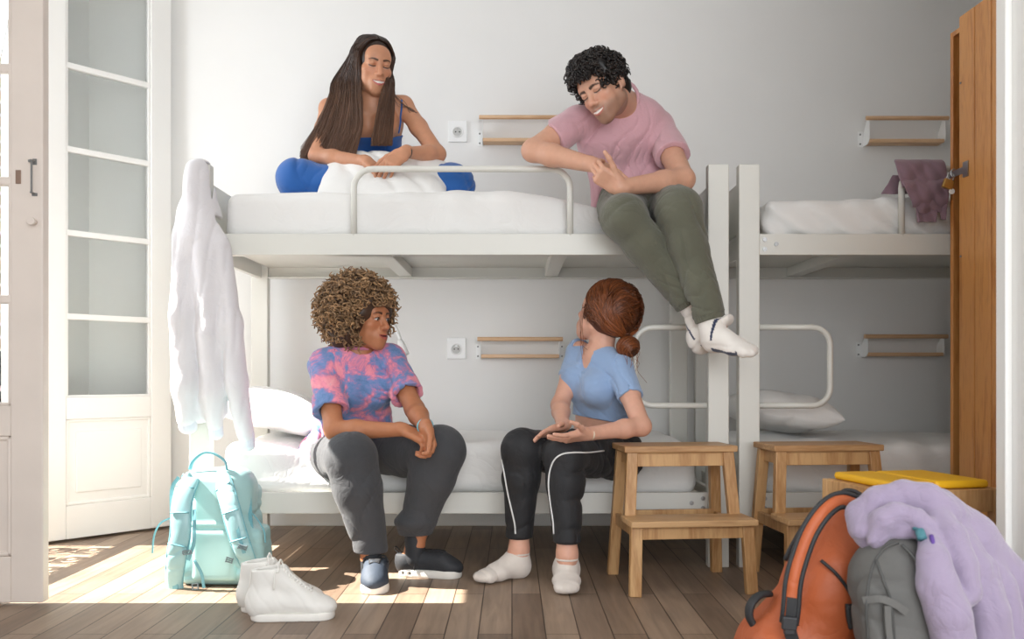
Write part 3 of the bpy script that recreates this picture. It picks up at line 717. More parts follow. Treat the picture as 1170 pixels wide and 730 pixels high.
# ================================================================ cloth
def fabric(name, col, bump=.15, bscale=320, rough=.9, noise=.06, sheen=.3, crease=.18):
    return mat(name, col, rough, noise=noise, nscale=6, bump=bump, bscale=bscale, sheen=sheen, bdist=.002, crease=crease)
# pale hoodie hooked by its hood over the left bed post
Hy = FY
s = Soft(P(185, 515, Hy-.15)-V(0, .16, 0), P(305, 172, Hy)+V(0, .22, 0), .006)
hp = lambda px, py, dy=0: P(px, py, Hy+dy)
s.ecap(hp(229, 196, .02), hp(228, 250, .03), (1, 0, 0), (.052, .065), (.078, .095), k=.03)
s.ecap(hp(228, 250, .03), hp(226, 275, .0), (1, 0, 0), (.085, .09), (.10, .09), k=.03)
s.ell(hp(219, 212, -.03), (.030, .035, .09), k=.03)
s.ecap(hp(228, 270, .0), hp(236, 400, .01), (1, 0, 0), (.100, .07), (.125, .062), k=.03)
s.ecap(hp(236, 395, .01), hp(238, 470, .01), (1, 0, 0), (.125, .055), (.11, .05), k=.03)
s.chain([hp(208, 280, -.02), hp(205, 360, -.05), hp(212, 440, -.05), hp(214, 478, -.05)], [.050, .052, .048, .040], k=.04)
s.chain([hp(252, 280, -.02), hp(262, 370, -.03), hp(270, 440, -.04), hp(281, 498, -.05)], [.042, .048, .046, .033], k=.03)
s.chain([hp(232, 290, -.05), hp(237, 380, -.055), hp(243, 450, -.05), hp(246, 485, -.05)], [.040, .042, .040, .032], k=.03)
s.func(lambda p: .009*fold(p, 60, 31, (1, .3, .05), .22)*np.clip((1.30-p[:, 2])/.3, .2, 1)+.002*wav(p, 9, 33)+.006*fold(p, 95, 35, (1, .1, -.10), .3), band=.05)
s.rbox(hp(228, 300, .025)+V(0, 0, 0), (PW/2+.006, .032, 1.4), rnd=.004, k=0)if False else None
px0, px1 = B1[0]-.006, B1[0]+PW+.006
s.rbox(((px0+px1)/2, FY+.025+.06, .80), (PW/2+.008, .092, .79), rnd=.002, k=0, op='cut')
s.rbox(((px0+px1)/2+.09, FY+.085, .82), (.15, .095, .56), rnd=.002, k=0, op='cut')
hd = link_mesh('hoodie', s.mesh('hoodie', lap=1), fabric('pale_sweatshirt', srgb(222, 219, 221)), origin=(B1[0]+.04, FY, .5))
tag(hd, 'pale white hoodie hanging by its hood from the left bunk post', 'hoodie')
cuffm = fabric('pale_rib', srgb(214, 214, 222))
for (px, py, dy, w) in ((214, 480, -.05, .037), (246, 488, -.05, .030), (282, 501, -.05, .031)):
    c = Soft(hp(px, py, dy)-.09, hp(px, py, dy)+.09, .004); c.ecap(hp(px-.5, py-5, dy), hp(px+1, py+8, dy), (1, 0, 0), (w, w*.8), (w*.95, w*.75), k=0)
    c.func(lambda p: .0012*np.sin(p[:, 0]*700)); link_mesh('cuff', c.mesh('cuff'), cuffm, hd)
sm = smooth_path([hp(207, 272, -.098), hp(228, 273, -.103), hp(250, 270, -.085), hp(258, 290, -.07), hp(262, 330, -.085)], 30)

# mauve cloth over the right guard rail: folded layers of one sweatshirt
def sheets(name, layers, th, m, origin):
    """each layer = (guide path of (x0, x1, y, z) rows, seed): a draped sheet with thickness, all ONE mesh"""
    vs, fs = [], []; nu = 26
    for rows, seed in layers:
        R_ = smooth_path(np.array(rows, float), 30); b0 = len(vs); nv = len(R_)
        for i in range(nv):
            x0, x1, y, z = R_[i]
            for j in range(nu):
                u = j/(nu-1); p = V(x0+(x1-x0)*u, y, z)
                p = p+V(.3, 1, .35)*(.0045*math.sin(p[0]*60+seed+2.2*math.sin(p[2]*22+seed))*min(1, i/8)+.003*math.sin(p[0]*130+p[2]*60+seed*2)); vs.append(p)
        for i in range(nv-1):
            for j in range(nu-1): a_ = b0+i*nu+j; fs.append((a_, a_+1, a_+nu+1, a_+nu))
    me = bpy.data.meshes.new(name); me.from_pydata([tuple(v) for v in vs], [], fs); me.polygons.foreach_set('use_smooth', [True]*len(fs))
    o = link_mesh(name, me, m, origin=origin); q_ = o.modifiers.new('t', 'SOLIDIFY'); q_.thickness = th; q_.offset = 0
    q_ = o.modifiers.new('s', 'SUBSURF'); q_.levels = 1; q_.render_levels = 1; return o
def mx_(px, dy): return P(px, 0, FY+dy)[0]
def mz_(py, dy): return P(0, py, FY+dy)[2]
XR = 1.690
LA = [(mx_(1034, .07), XR, FY+.075, 1.49), (mx_(1030, .06), XR, FY+.066, 1.56), (mx_(1027, .03), XR, FY+.040, mz_(187, 0)), (mx_(1023, .0), XR, FY+.012, mz_(183, 0)), (mx_(1023, -.02), XR, FY-.020, mz_(187, -.02)), (mx_(1026, -.03), XR, FY-.034, mz_(200, -.03)), (mx_(1031, -.03), XR, FY-.036, mz_(215, -.03))]
LB = [(mx_(1028, -.02), XR, FY-.018, mz_(203, -.02)), (mx_(1030, -.03), XR, FY-.046, mz_(211, -.03)), (mx_(1034, -.03), XR, FY-.052, mz_(222, -.03)), (mx_(1040, -.03), XR, FY-.044, mz_(231, -.03)), (mx_(1042, -.02), XR, FY-.024, mz_(236, -.03))]
LC = [(mx_(1036, -.02), XR, FY-.014, mz_(214, -.02)), (mx_(1038, -.02), XR, FY-.034, mz_(224, -.02)), (mx_(1044, -.02), XR, FY-.038, mz_(236, -.02)), (mx_(1050, -.02), XR, FY-.026, mz_(243, -.02))]
LD = [(mx_(1044, 0), mx_(1068, 0), FY-.006, mz_(226, 0)), (mx_(1044, 0), mx_(1068, 0), FY-.022, mz_(238, 0)), (mx_(1046, 0), mx_(1067, 0), FY-.022, mz_(255, 0))]
LE = [(mx_(1070, 0), XR, FY-.008, mz_(226, 0)), (mx_(1070, 0), XR, FY-.026, mz_(240, 0)), (mx_(1072, 0), XR, FY-.024, mz_(252, 0))]
LF = [(mx_(1020, .06), mx_(1060, .06), FY+.060, mz_(200, .06)), (mx_(1013, .06), mx_(1060, .06), FY+.070, mz_(213, .06)), (mx_(1008, .06), mx_(1060, .06), FY+.074, mz_(221, .06))]
fs_ = sheets('folded_sweatshirt', [(LA, 1), (LB, 2.3), (LC, 4.1), (LD, .6), (LE, 5.2), (LF, 3.3)], .011, fabric('mauve_fleece', srgb(140, 112, 124)), V(1.6, FY-.02, mz_(250, 0)))
tag(fs_, 'mauve fleece cloth draped over the guard rail of the right top bunk', 'sweatshirt')

# ================================================================ turquoise backpack in the sun
mint = mat('mint_nylon', srgb(164, 203, 203), .42, noise=.05, nscale=12, bump=.12, bscale=60, bdist=.004)
mint2 = mat('mint_strap', srgb(152, 194, 197), .34, noise=.06, nscale=20, bump=.1, bscale=260, bdist=.002)
mint3 = mat('pale_mint_mesh', srgb(172, 212, 208), .7, noise=.03, bump=.2, bscale=400, bdist=.002)
webb = mat('mint_webbing', srgb(112, 168, 178), .5, bump=.2, bscale=500, bdist=.001)
greyb = mat('grey_buckle', srgb(120, 135, 140), .35, bump=.02)
BYk = 3.30
q = lambda px, py, dy=0: P(px, py, BYk+dy)
bp = root('turquoise_backpack', (q(240, 668)[0], BYk+.08, 0), 'pale turquoise backpack standing on the sunlit floor by the bed', 'backpack')
s = Soft(q(180, 690)-V(0, .1, .03), q(305, 505)+V(0, .34, .05), .005)
cx = q(240, 600)[0]
s.rbox((cx+.0, BYk+.115, .215), (.135, .095, .195), rot_rows((1, 0, .02), (0, .06, 1)), rnd=.07, k=.02)
s.rbox((cx, BYk+.10, .10), (.145, .105, .10), rnd=.06, k=.05)
s.ell((cx-.005, BYk+.11, .365), (.105, .085, .05), k=.05)
s.rbox((cx+.02, BYk+.235, .2), (.10, .05, .15), rnd=.04, k=.03)
for sg in (-1, 1): s.rbox((cx+sg*.148, BYk+.12, .11), (.022, .07, .09), rnd=.02, k=.02)
s.func(lambda p: .006*wav(p, 13, 51)+.004*fold(p, 60, 52, (.3, .1, 1), .8)+.008*np.maximum(0, np.sin(p[:, 2]*34+.6*np.sin(p[:, 0]*14)))**12)
s.plane((0, 0, .003), (0, 0, -1))
link_mesh('body', s.mesh('body', lap=1), mint, bp)
s = Soft((cx-.13, BYk-.04, .02), (cx+.13, BYk+.10, .46), .005)
s.rbox((cx+.006, BYk+.022, .285), (.072, .018, .105), rot_rows((1, 0, .01), (0, .07, 1)), rnd=.016, k=0)
s.rbox((cx+.014, BYk+.010, .115), (.082, .022, .095), rnd=.02, k=.004)
s.rbox((cx+.008, BYk+.013, .222), (.078, .020, .012), rnd=.01, k=.003)
s.func(lambda p: .003*wav(p, 22, 55)); link_mesh('back_panel', s.mesh('back_panel', lap=1), mint3, bp)
def strap(path, w, t, seed):
    p = smooth_path(path, 60); c = p.mean(0); e = np.abs(p-c).max(0)+.08; s = Soft(c-e, c+e, .004); nr = np.array(path)[0]
    for i in range(len(p)-1):
        tn = nrm(p[i+1]-p[i]); sd = nrm(np.cross(tn, (0, 1, .1)))
        wi = w*(1 if i < 36 else 1-.25*(i-36)/23)
        s.ecap(p[i], p[i+1], sd, (wi, t), (wi, t), k=.004)
    s.func(lambda p: .0016*wav(p, 35, seed)+.004*fold(p, 120, seed, (0, .1, 1), .8)); return s
lp = [q(221, 548, .06), q(215, 552, .0), q(208, 575, -.045), q(206, 610, -.06), q(201, 640, -.05), q(199, 664, -.02), q(201, 675, -.01)]
link_mesh('shoulder_strap', strap(lp, .034, .014, 61).mesh('shoulder_strap'), mint2, bp)
rp = [q(252, 546, .06), q(255, 551, .0), q(262, 575, -.045), q(270, 605, -.06), q(279, 632, -.05), q(287, 652, -.02), q(288, 668, .0)]
link_mesh('shoulder_strap', strap(rp, .032, .014, 62).mesh('shoulder_strap'), mint2, bp)
MB().tube(smooth_path([q(217, 536, .06), q(221, 526, .05), q(233, 517, .045), q(246, 519, .045), q(257, 527, .05), q(259, 536, .06)], 24), .0075, 8, flat=.6).build('top_handle', webb, bp, smooth=True)
for pth, w in (([q(222, 582, -.052), q(222, 600, -.068), q(221, 622, -.072), q(215, 640, -.066)], .012), ([q(262, 560, -.04), q(258, 572, -.05), q(256, 576, -.05)], .016), ([q(270, 592, -.068), q(273, 612, -.074), q(279, 632, -.066)], .012),
               ([q(204, 545, .05), q(196, 560, .05), q(196, 600, .03), q(192, 650, .02)], .012), ([q(278, 540, .1), q(284, 560, .08), q(286, 590, .06), q(288, 615, .05)], .014),
               ([q(200, 666, -.03), q(201, 680, -.03), q(202, 684, -.035)], .02), ([q(222, 640, -.04), q(230, 655, -.05), q(233, 672, -.06)], .01), ([q(288, 586, .05), q(296, 596, .04), q(302, 608, .03), q(303, 620, .03)], .005), ([q(194, 592, .07), q(183, 598, .055), q(176, 612, .05), q(174, 632, .06)], .006)):
    pp = smooth_path(pth, 16); MB().ribbon(pp, (0, -1, .05), w, .003).build('webbing', webb, bp)
for (px, py, w, hh, dy) in ((214, 631, .030, .012, -.072), (277, 625, .030, .012, -.078), (262, 640, .022, .014, -.052), (223, 670, .02, .02, -.05)):
    c = q(px, py, dy); Rr = Matrix.Rotation(.3 if px > 240 else -.1, 3, 'Y'); b = MB()
    b.box(c+V(0, 0, hh*.5), (w, .006, .004), Rr); b.box(c-V(0, 0, hh*.5), (w, .006, .004), Rr); b.box(c-V(w*.5, 0, 0), (.004, .006, hh), Rr); b.box(c+V(w*.5, 0, 0), (.004, .006, hh), Rr); b.box(c, (w, .005, .003), Rr)
    b.build('buckle', greyb, bp, bevel=.001)

for pth, w_ in ((lp, .034), (rp, .032)):
    pp = smooth_path(pth, 40)
    for sg in (-1, 1):
        e_ = [p+nrm(np.cross(nrm(pp[min(i+1, 39)]-pp[max(i-1, 0)]), (0, 1, .1)))*sg*w_*(1 if i < 24 else 1-.25*(i-24)/15) for i, p in enumerate(pp)]
        MB().tube(e_, .0035, 6).build('strap_piping', webb, bp, smooth=True)
    for i in (8, 15, 22):
        t_ = nrm(pp[i+1]-pp[i]); MB().tube([pp[i]+V(0, -.0155, 0)+nrm(np.cross(t_, (0, 1, .1)))*a_ for a_ in np.linspace(-w_*.95, w_*.95, 5)], .003, 6).build('strap_seam', webb, bp, smooth=True)

# ================================================================ shoes
def shoe_axes(heel, yaw):
    f = V(math.cos(yaw), math.sin(yaw), 0); l = V(-f[1], f[0], 0); return np.array([f, l, [0, 0, 1.]])
def sneaker(name, heel, yaw, label, group, seed, high=True, up_m=None, sole_m=None, lace_m=None, parent=None, L=.275, pitch=0.0):
    """heel = floor point under the back of the heel; local x forward, y left, z up"""
    R = shoe_axes(heel, yaw); heel = np.asarray(heel, float)
    w = lambda x, y, z: heel+x*R[0]+y*R[1]+z*R[2]
    pts = np.array([w(a, b, c) for a in (-.05, L+.05) for b in (-.09, .09) for c in (-.02, .23)])
    lo, hi = pts.min(0), pts.max(0); k = L/.275
    top = .160 if high else .088
    s = Soft(lo, hi, .0035)
    s.ecap(w(.045, 0, .055), w(.20, 0, .045), R[1], (.038, .042), (.044, .034), k=.02)
    s.ell(w(.215*k, .004, .036), (.056, .045, .034), R, k=.02)
    s.ecap(w(.052, 0, .055), w(.062, 0, top-.012), R[1], (.037, .05), (.037, .052), k=.03)
    s.ecap(w(.080, 0, top-.015), w(.178, 0, .070), R[1], (.028, .026), (.036, .024), k=.03)
    s.ell(w(.035, 0, .05), (.038, .036, .05), R, k=.02)
    s.func(lambda p: .0018*wav(p, 40, seed)+(.0016*fold(p, 160, seed+3, R[0]*.8+R[2]*.5, .7) if high else 0), band=.02)
    s.plane(w(.0, 0, .016), (0, 0, -1))
    n = nrm(R[2]*1.0-R[0]*.12); s.plane(w(.06, 0, top), n, k=.004)
    s.ecap(w(.062, 0, .07), w(.072, 0, top+.04), R[1], (.027, .036), (.029, .040), k=.004, op='cut')
    me = s.mesh(name, lap=1)
    if parent is None: r = tag(link_mesh(name, me, up_m, origin=w(.13, 0, 0)), label, 'shoe', group)
    else: r = link_mesh(name, me, up_m, parent)
    s = Soft(lo, hi, .0035)
    hs = .024 if high else .030
    s.ecap(w(.05, 0, hs/2+.001), w(.215*k, .003, hs/2+.001), R[1], (.041, .05), (.050, .055), k=.004)
    for zz, nn in ((hs, 1), (.0, -1)): s.plane(w(0, 0, zz), (0, 0, nn), k=.003)
    if not high:
        for kk in range(3): s.cone(w(.01+kk*.028, -.06, .014), w(.01+kk*.028, .06, .014), .006, .006, .002, 'cut')
    sole = link_mesh('sole', s.mesh('sole'), sole_m, r)
    from mathutils.bvhtree import BVHTree
    off = wloc(r); bv = BVHTree.FromPolygons([v.co+off for v in r.data.vertices], [p.vertices[:] for p in r.data.polygons])
    def onto(x, y):
        e = w(x, y, .26); hit = bv.ray_cast(Vector(tuple(e)), Vector((0, 0, -1))); return np.array(hit[0])+V(0, 0, .0022) if hit[0] is not None else w(x, y, .06)
    x0l, x1l = (.108, .190) if high else (.104, .182)
    for i in range(6):
        x = x0l+(x1l-x0l)*i/5; wd = .024-.001*i
        for sg in (-1, 1):
            pts = [onto(x+.010*(q_+1)/2*1.0-.005, sg*wd*q_) for q_ in np.linspace(-1, 1, 9)]
            MB().tube(pts, .0030, 6, flat=.7).build('lace', lace_m, r, smooth=True)
    tg = [onto(x0l+.004+(x1l-x0l)*q_, 0)+V(0, 0, -.001) for q_ in np.linspace(0, 1, 10)]
    MB().ribbon(tg, (0, 0, 1), .030, .003).build('tongue', up_m, r, smooth=True)
    a = MB()
    for sg in (-1, 1): a.tube(smooth_path([w(.092, 0, top), w(.095, sg*.028, top+.018), w(.10, sg*.045, top-.004), w(.09, sg*.035, top-.006), w(.092, 0, top)], 14), .0028, 6)
    a.tube(smooth_path([w(.092, -.01, top), w(.088, -.042, top-.012), w(.086, -.047, top-.06)], 10), .0026, 6)
    a.build('lace_bow', lace_m, r, smooth=True)
    if high:
        MB().ribbon(smooth_path([w(.004, -.004, .03), w(.004, -.004, .07), w(.012, -.004, top-.006)], 8), -R[0], .018, .003).build('heel_strip', sole_m, r)
    else:
        MB().tube(smooth_path([w(.012, 0, top-.012), w(-.008, 0, top+.008), w(-.004, 0, top+.018), w(.014, 0, top+.002)], 10), .004, 6, flat=.5).build('pull_tab', lace_m, r, smooth=True)
    return r
wl = mat('white_leather', srgb(232, 230, 224), .55, noise=.04, nscale=14, bump=.12, bscale=90, bdist=.003)
wr = mat('white_rubber', srgb(236, 233, 226), .5, noise=.05, nscale=20, bump=.04)
wc = mat('white_lace', srgb(238, 236, 230), .8, bump=.2, bscale=600, bdist=.001)
sneaker('high_top_sneaker', P(283, 708, 2.86)*V(1, 1, 0), .10, 'white high top sneaker nearest the camera, in front of its twin', 'white high top sneakers on the floor', 71, True, wl, wr, wc)
sneaker('high_top_sneaker', P(272, 697, 2.965)*V(1, 1, 0), .16, 'white high top sneaker behind its twin, mostly hidden by it', 'white high top sneakers on the floor', 72, True, wl, wr, wc)

# ================================================================ the heap of packs at right
orange = mat('orange_nylon', srgb(190, 97, 54), .55, noise=.07, nscale=7, bump=.12, bscale=40, bdist=.006, crease=.2, cscale=11)
blackw = mat('black_webbing', (.025, .026, .028), .6, bump=.2, bscale=500, bdist=.001)
OYk = 2.27
q = lambda px, py, dy=0: P(px, py, OYk+dy)
ob = root('orange_backpack', (q(930, 700)[0], OYk, 0), 'orange backpack with black edged strap slumped beside the grey pack', 'backpack')
ax = nrm(q(962, 590)-q(918, 775)); Rr = rot_rows(nrm(V(ax[2], 0, -ax[0])), ax)
s = Soft((q(835, 700)[0]-.05, OYk-.2, -.02), (q(1010, 700)[0]+.03, OYk+.22, q(950, 555)[2]+.03), .0055)
ax2 = nrm(q(972, 585)-q(905, 775)); R2 = rot_rows(nrm(V(ax2[2], 0, -ax2[0])), ax2)
s.rbox(q(935, 700), (.105, .11, .20), R2, rnd=.085, k=.02)
s.rbox(q(915, 762), (.150, .12, .09), R2, rnd=.075, k=.10)
s.ell(q(962, 622), (.062, .085, .105), R2, k=.05)
s.ell(q(955, 680, -.09), (.075, .05, .10), Rr, k=.04)
s.func(lambda p: .004*wav(p, 9, 81)+wrinkle(p, 82, (.7, .2, 1), (-.5, .4, 1), .004), band=.05)
s.plane((0, 0, .002), (0, 0, -1))
link_mesh('body', s.mesh('body', lap=1), orange, ob)
stp = smooth_path([q(984, 578, -.07), q(962, 571, -.095), q(944, 580, -.115), q(926, 604, -.125), q(914, 634, -.13), q(906, 664, -.135), q(903, 696, -.135), q(901, 712, -.13)], 44)
nr = np.tile(V(-.35, -1, .25), (44, 1))
MB().ribbon(stp, nr, .030, .012).build('shoulder_strap', orange, ob, smooth=True)
sd = np.array([nrm(np.cross(V(-.35, -1, .25), stp[min(i+1, 43)]-stp[max(i-1, 0)])) for i in range(44)])
for sg in (-1, 1): MB().tube(stp+sd*sg*.0165+V(0, -.003, 0), .0058, 8).build('strap_edging', blackw, ob, smooth=True)
stq = smooth_path([q(968, 571, .02), q(948, 573, -.02), q(925, 592, -.04), q(907, 620, -.06), q(897, 640, -.07)], 26)
MB().tube(stq, .006, 8).build('strap_edging', blackw, ob, smooth=True)
MB().tube(smooth_path([q(962, 572, .0), q(964, 562, -.01), q(976, 562, -.02), q(990, 570, -.04)], 16), .009, 8, flat=.6).build('top_handle', blackw, ob, smooth=True)
MB().ribbon(stp[34:]+V(0, -.008, 0), nr[34:], .024, .004).build('webbing', blackw, ob)
MB().box(q(902, 712, -.148), (.034, .014, .030), Matrix.Rotation(.1, 3, 'Y')).box(q(902, 720, -.148), (.026, .012, .02)).build('buckle', mat('black_plastic', (.03, .03, .033), .35, bump=.02), ob, bevel=.003)
MB().ribbon(smooth_path([q(902, 718, -.145), q(906, 732, -.14), q(910, 750, -.13)], 8), (0, -1, 0), .03, .004).build('webbing', blackw, ob)
MB().tube(smooth_path([q(938, 640, -.128), q(955, 655, -.140), q(968, 672, -.142), q(977, 690, -.135)], 20), .0042, 6).build('zip', blackw, ob, smooth=True)
MB().ribbon(smooth_path([q(970, 690, -.150), q(971, 704, -.152), q(974, 718, -.150)], 10), (0, -1, 0), .016, .008).build('zip_pull', blackw, ob, smooth=True)
MB().tube(smooth_path([q(880, 678, .01), q(868, 680, .0), q(858, 690, -.01), q(856, 704, -.01), q(862, 716, -.01)], 16), .014, 10, flat=.6).build('hip_strap', blackw, ob, smooth=True)
grey = mat('grey_canvas', srgb(102, 101, 98), .8, noise=.08, nscale=9, bump=.18, bscale=300, bdist=.002)
GY = 2.02
q = lambda px, py, dy=0: P(px, py, GY+dy)
gb = root('grey_backpack', (q(1035, 700)[0], GY, 0), 'dark grey backpack with lilac sweatshirt thrown over it', 'backpack')
s = Soft((q(970, 700)[0]-.02, GY-.14, -.02), (q(1110, 700)[0]+.04, GY+.17, q(1030, 600)[2]+.02), .005)
s.rbox(q(1040, 730)*V(1, 1, 0)+V(0, .02, .19), (.108, .085, .185), rot_rows((1, 0, .08), (-.08, .05, 1)), rnd=.075, k=.02)
s.ell(q(1028, 655), (.082, .075, .085), k=.05)
s.rbox(q(1030, 735, -.075), (.075, .035, .14), rot_rows((1, 0, .08), (-.1, .1, 1)), rnd=.034, k=.014)
s.func(lambda p: .003*wav(p, 12, 91)+wrinkle(p, 92, (.4, .2, 1), (1, .2, .5), .006), band=.05)
s.plane((0, 0, .002), (0, 0, -1))
link_mesh('body', s.mesh('body', lap=1), grey, gb)
def zipline(pts, r=.0035, m=None): return MB().tube(smooth_path(pts, 30), r, 6).build('zip', m or mat('grey_zip', srgb(72, 72, 70), .6, bump=.1), gb, smooth=True)
zipline([q(992, 735, -.105), q(990, 690, -.11), q(996, 650, -.10), q(1010, 627, -.085), q(1026, 620, -.075)])
zipline([q(1030, 622, -.07), q(1046, 640, -.088), q(1060, 675, -.10), q(1070, 735, -.105)])
zipline([q(1001, 640, -.10), q(1010, 665, -.118), q(1018, 690, -.12), q(1022, 740, -.12)])
MB().ribbon(smooth_path([q(986, 686, -.107), q(1005, 684, -.122), q(1022, 690, -.124), q(1036, 700, -.122)], 14), (0, -1, .1), .016, .004).build('webbing', grey, gb)
MB().ribbon(smooth_path([q(1014, 692, -.122), q(1015, 715, -.124), q(1018, 740, -.124)], 10), (0, -1, .1), .014, .004).build('webbing', grey, gb)

lil = fabric('lilac_fleece', srgb(156, 142, 166), noise=.05, crease=.3)
LY = 2.03
q = lambda px, py, dy=0: P(px, py, LY+dy)
s = Soft((q(960, 600)[0]-.02, LY-.2, .0), (q(1195, 600)[0], LY+.22, q(1030, 545)[2]), .0055)
s.chain([q(984, 588, .04), q(988, 606, .01), q(994, 626, .0)], [.036, .036, .018], k=.01)
s.chain([q(986, 594, .03), q(1002, 574, .03), q(1030, 566, .02), q(1060, 570, .0), q(1084, 586, -.01)], [.030, .034, .034, .034, .036], k=.012)
s.chain([q(1000, 618, -.03), q(1008, 596, -.03), q(1024, 586, -.035), q(1046, 590, -.05), q(1060, 600, -.06)], [.022, .028, .024, .022, .018], k=.006)
s.chain([q(1014, 616, -.01), q(1030, 604, -.03), q(1046, 604, -.045), q(1060, 612, -.06)], [.024, .024, .020, .016], k=.006)
s.chain([q(1070, 582, .03), q(1104, 618, .03), q(1134, 668, .04), q(1160, 740, .05), q(1172, 800, .05)], [.05, .066, .080, .085, .085], k=.02)
s.chain([q(1062, 612, -.07), q(1068, 640, -.11), q(1071, 668, -.13), q(1084, 702, -.14), q(1092, 745, -.14), q(1094, 800, -.13)], [.022, .034, .042, .044, .044, .044], k=.008)
s.chain([q(1072, 590, -.03), q(1088, 612, -.075), q(1100, 645, -.105), q(1106, 676, -.12), q(1098, 694, -.135)], [.026, .030, .030, .026, .018], k=.006)
s.chain([q(1096, 610, -.03), q(1118, 650, -.07), q(1130, 700, -.09), q(1136, 800, -.09)], [.028, .038, .044, .05], k=.008)
s.chain([q(1116, 626, -.0), q(1142, 672, -.04), q(1156, 740, -.06), q(1160, 800, -.06)], [.030, .036, .040, .05], k=.008)
s.ell(q(1035, 592, .05), (.10, .06, .05), k=.03)
s.func(lambda p: .006*fold(p, 60, 101, (1, .3, .25), .4)+.002*wav(p, 12, 103)+.005*fold(p, 100, 104, (.8, .4, -.3), .6), band=.05)
# resting on the grey pack: leave room for it
s.rbox(q(1036, 730)*V(1, 1, 0)+V(0, .015, .17), (.120, .097, .203), rot_rows((1, 0, .08), (-.08, .05, 1)), rnd=.075, k=.002, op='cut')
s.ell(q(1028, 655), (.092, .086, .095), k=.002, op='cut')
s.plane((0, 0, .004), (0, 0, -1))
lh = tag(link_mesh('lilac_hoodie', s.mesh('lilac_hoodie', lap=2), lil, origin=q(1090, 800)*V(1, 1, 0)), 'lilac sweatshirt thrown over the grey pack at lower right', 'hoodie')
MB().tube(smooth_path([q(1044, 604, -.07), q(1050, 606, -.085), q(1054, 616, -.10)], 10), [.004]*5+[.010]*5, 8).build('drawstring', mat('teal_cord', srgb(70, 125, 135), .5, bump=.1), lh, smooth=True)
MB().tube(smooth_path([q(1064, 612, -.10), q(1066, 622, -.115), q(1064, 630, -.12)], 8), .005, 8).build('drawstring', mat('violet_cord', srgb(100, 70, 150), .5, bump=.1), lh, smooth=True)
# ================================================================ people
def frame(F, U):
    """rows: person's right, forward, up"""
    F = nrm(F); U = np.asarray(U, float); U = nrm(U-F*(U @ F)); return np.array([np.cross(F, U), F, U])
class Head:
    def __init__(h, O, F, U, k=1.0): h.O = np.asarray(O, float); h.R = frame(F, U); h.k = k
    def w(h, x, y, z): return h.O+h.k*(x*h.R[0]+y*h.R[1]+z*h.R[2])
    def loc(h, p): return ((p-h.O) @ h.R.T)/h.k
def add_head(s, h, male=False, smile=.5, lips=1.0, nose=1.0):
    k = h.k; w = h.w; R = h.R
    E = lambda c, r, kk, op='add': s.ell(w(*c), np.array(r)*k, R, kk*k, op)
    C = lambda a, b, ra, rb, kk, op='add': s.cone(w(*a), w(*b), ra*k, rb*k, kk*k, op)
    E((0, -.018, .036), (.073, .093, .083), .01)
    E((0, .028, -.030), (.056, .060, .074), .03)
    jw = .050 if male else .043
    for sg in (-1, 1):
        C((sg*jw, .004, -.058), (sg*.014, .066, -.098), .019, .016, .03)
        E((sg*.041, .058, -.022), (.022, .018, .018), .028)
    E((0, .070, -.098), (.020 if male else .016, .016, .014), .02)
    C((-.036, .070, .024), (.036, .070, .024), .013, .013, .022)
    E((0, .060, .045), (.05, .028, .035), .03)
    for sg in (-1, 1):
        E((sg*.031, .094, .001), (.017, .013, .012), .012, 'cut')
        E((sg*.031, .0735, .000), (.0145, .0125, .0125), .004)
        C((sg*.018, .083, .0085), (sg*.031, .0885, .0105), .0035, .004, .006); C((sg*.031, .0885, .0105), (sg*.045, .079, .006), .004, .0035, .006)
    n = nose
    C((0, .084, .012), (0, .104*1.0, -.024*n), .0085, .0105, .012)
    E((0, .106, -.030), (.0115, .0105, .0095), .008)
    for sg in (-1, 1): E((sg*.0125*n, .095, -.034), (.0085, .010, .0075), .006)
    # mouth: two lips meeting in a line that rises at the corners with the smile
    mw = .022+.007*smile; up = .006*smile
    E((0, .078, -.066), (.034, .022, .026), .02)
    for sg in (-1, 1):
        C((0, .0985, -.0605), (sg*mw, .083-.003*smile, -.0635+up), .0048*lips, .0026, .005)
        C((0, .0970, -.0715-.002*smile), (sg*mw, .082-.003*smile, -.0655+up), .0058*lips, .0026, .005)
        C((0, .1035, -.0655), (sg*mw*.9, .090, -.0645+up), .0022+.0016*smile, .0018, .002, 'cut')
        E((sg*.040, .050, -.060+up), (.016, .014, .018), .02)
        # ear
        c = (sg*.073, -.012, -.006)
        E(c, (.010, .019, .031), .006); E((sg*.082, -.004, -.004), (.007, .009, .017), .004, 'cut')
        C((sg*.074, .002, -.028), (sg*.071, .006, -.036), .006, .005, .006)
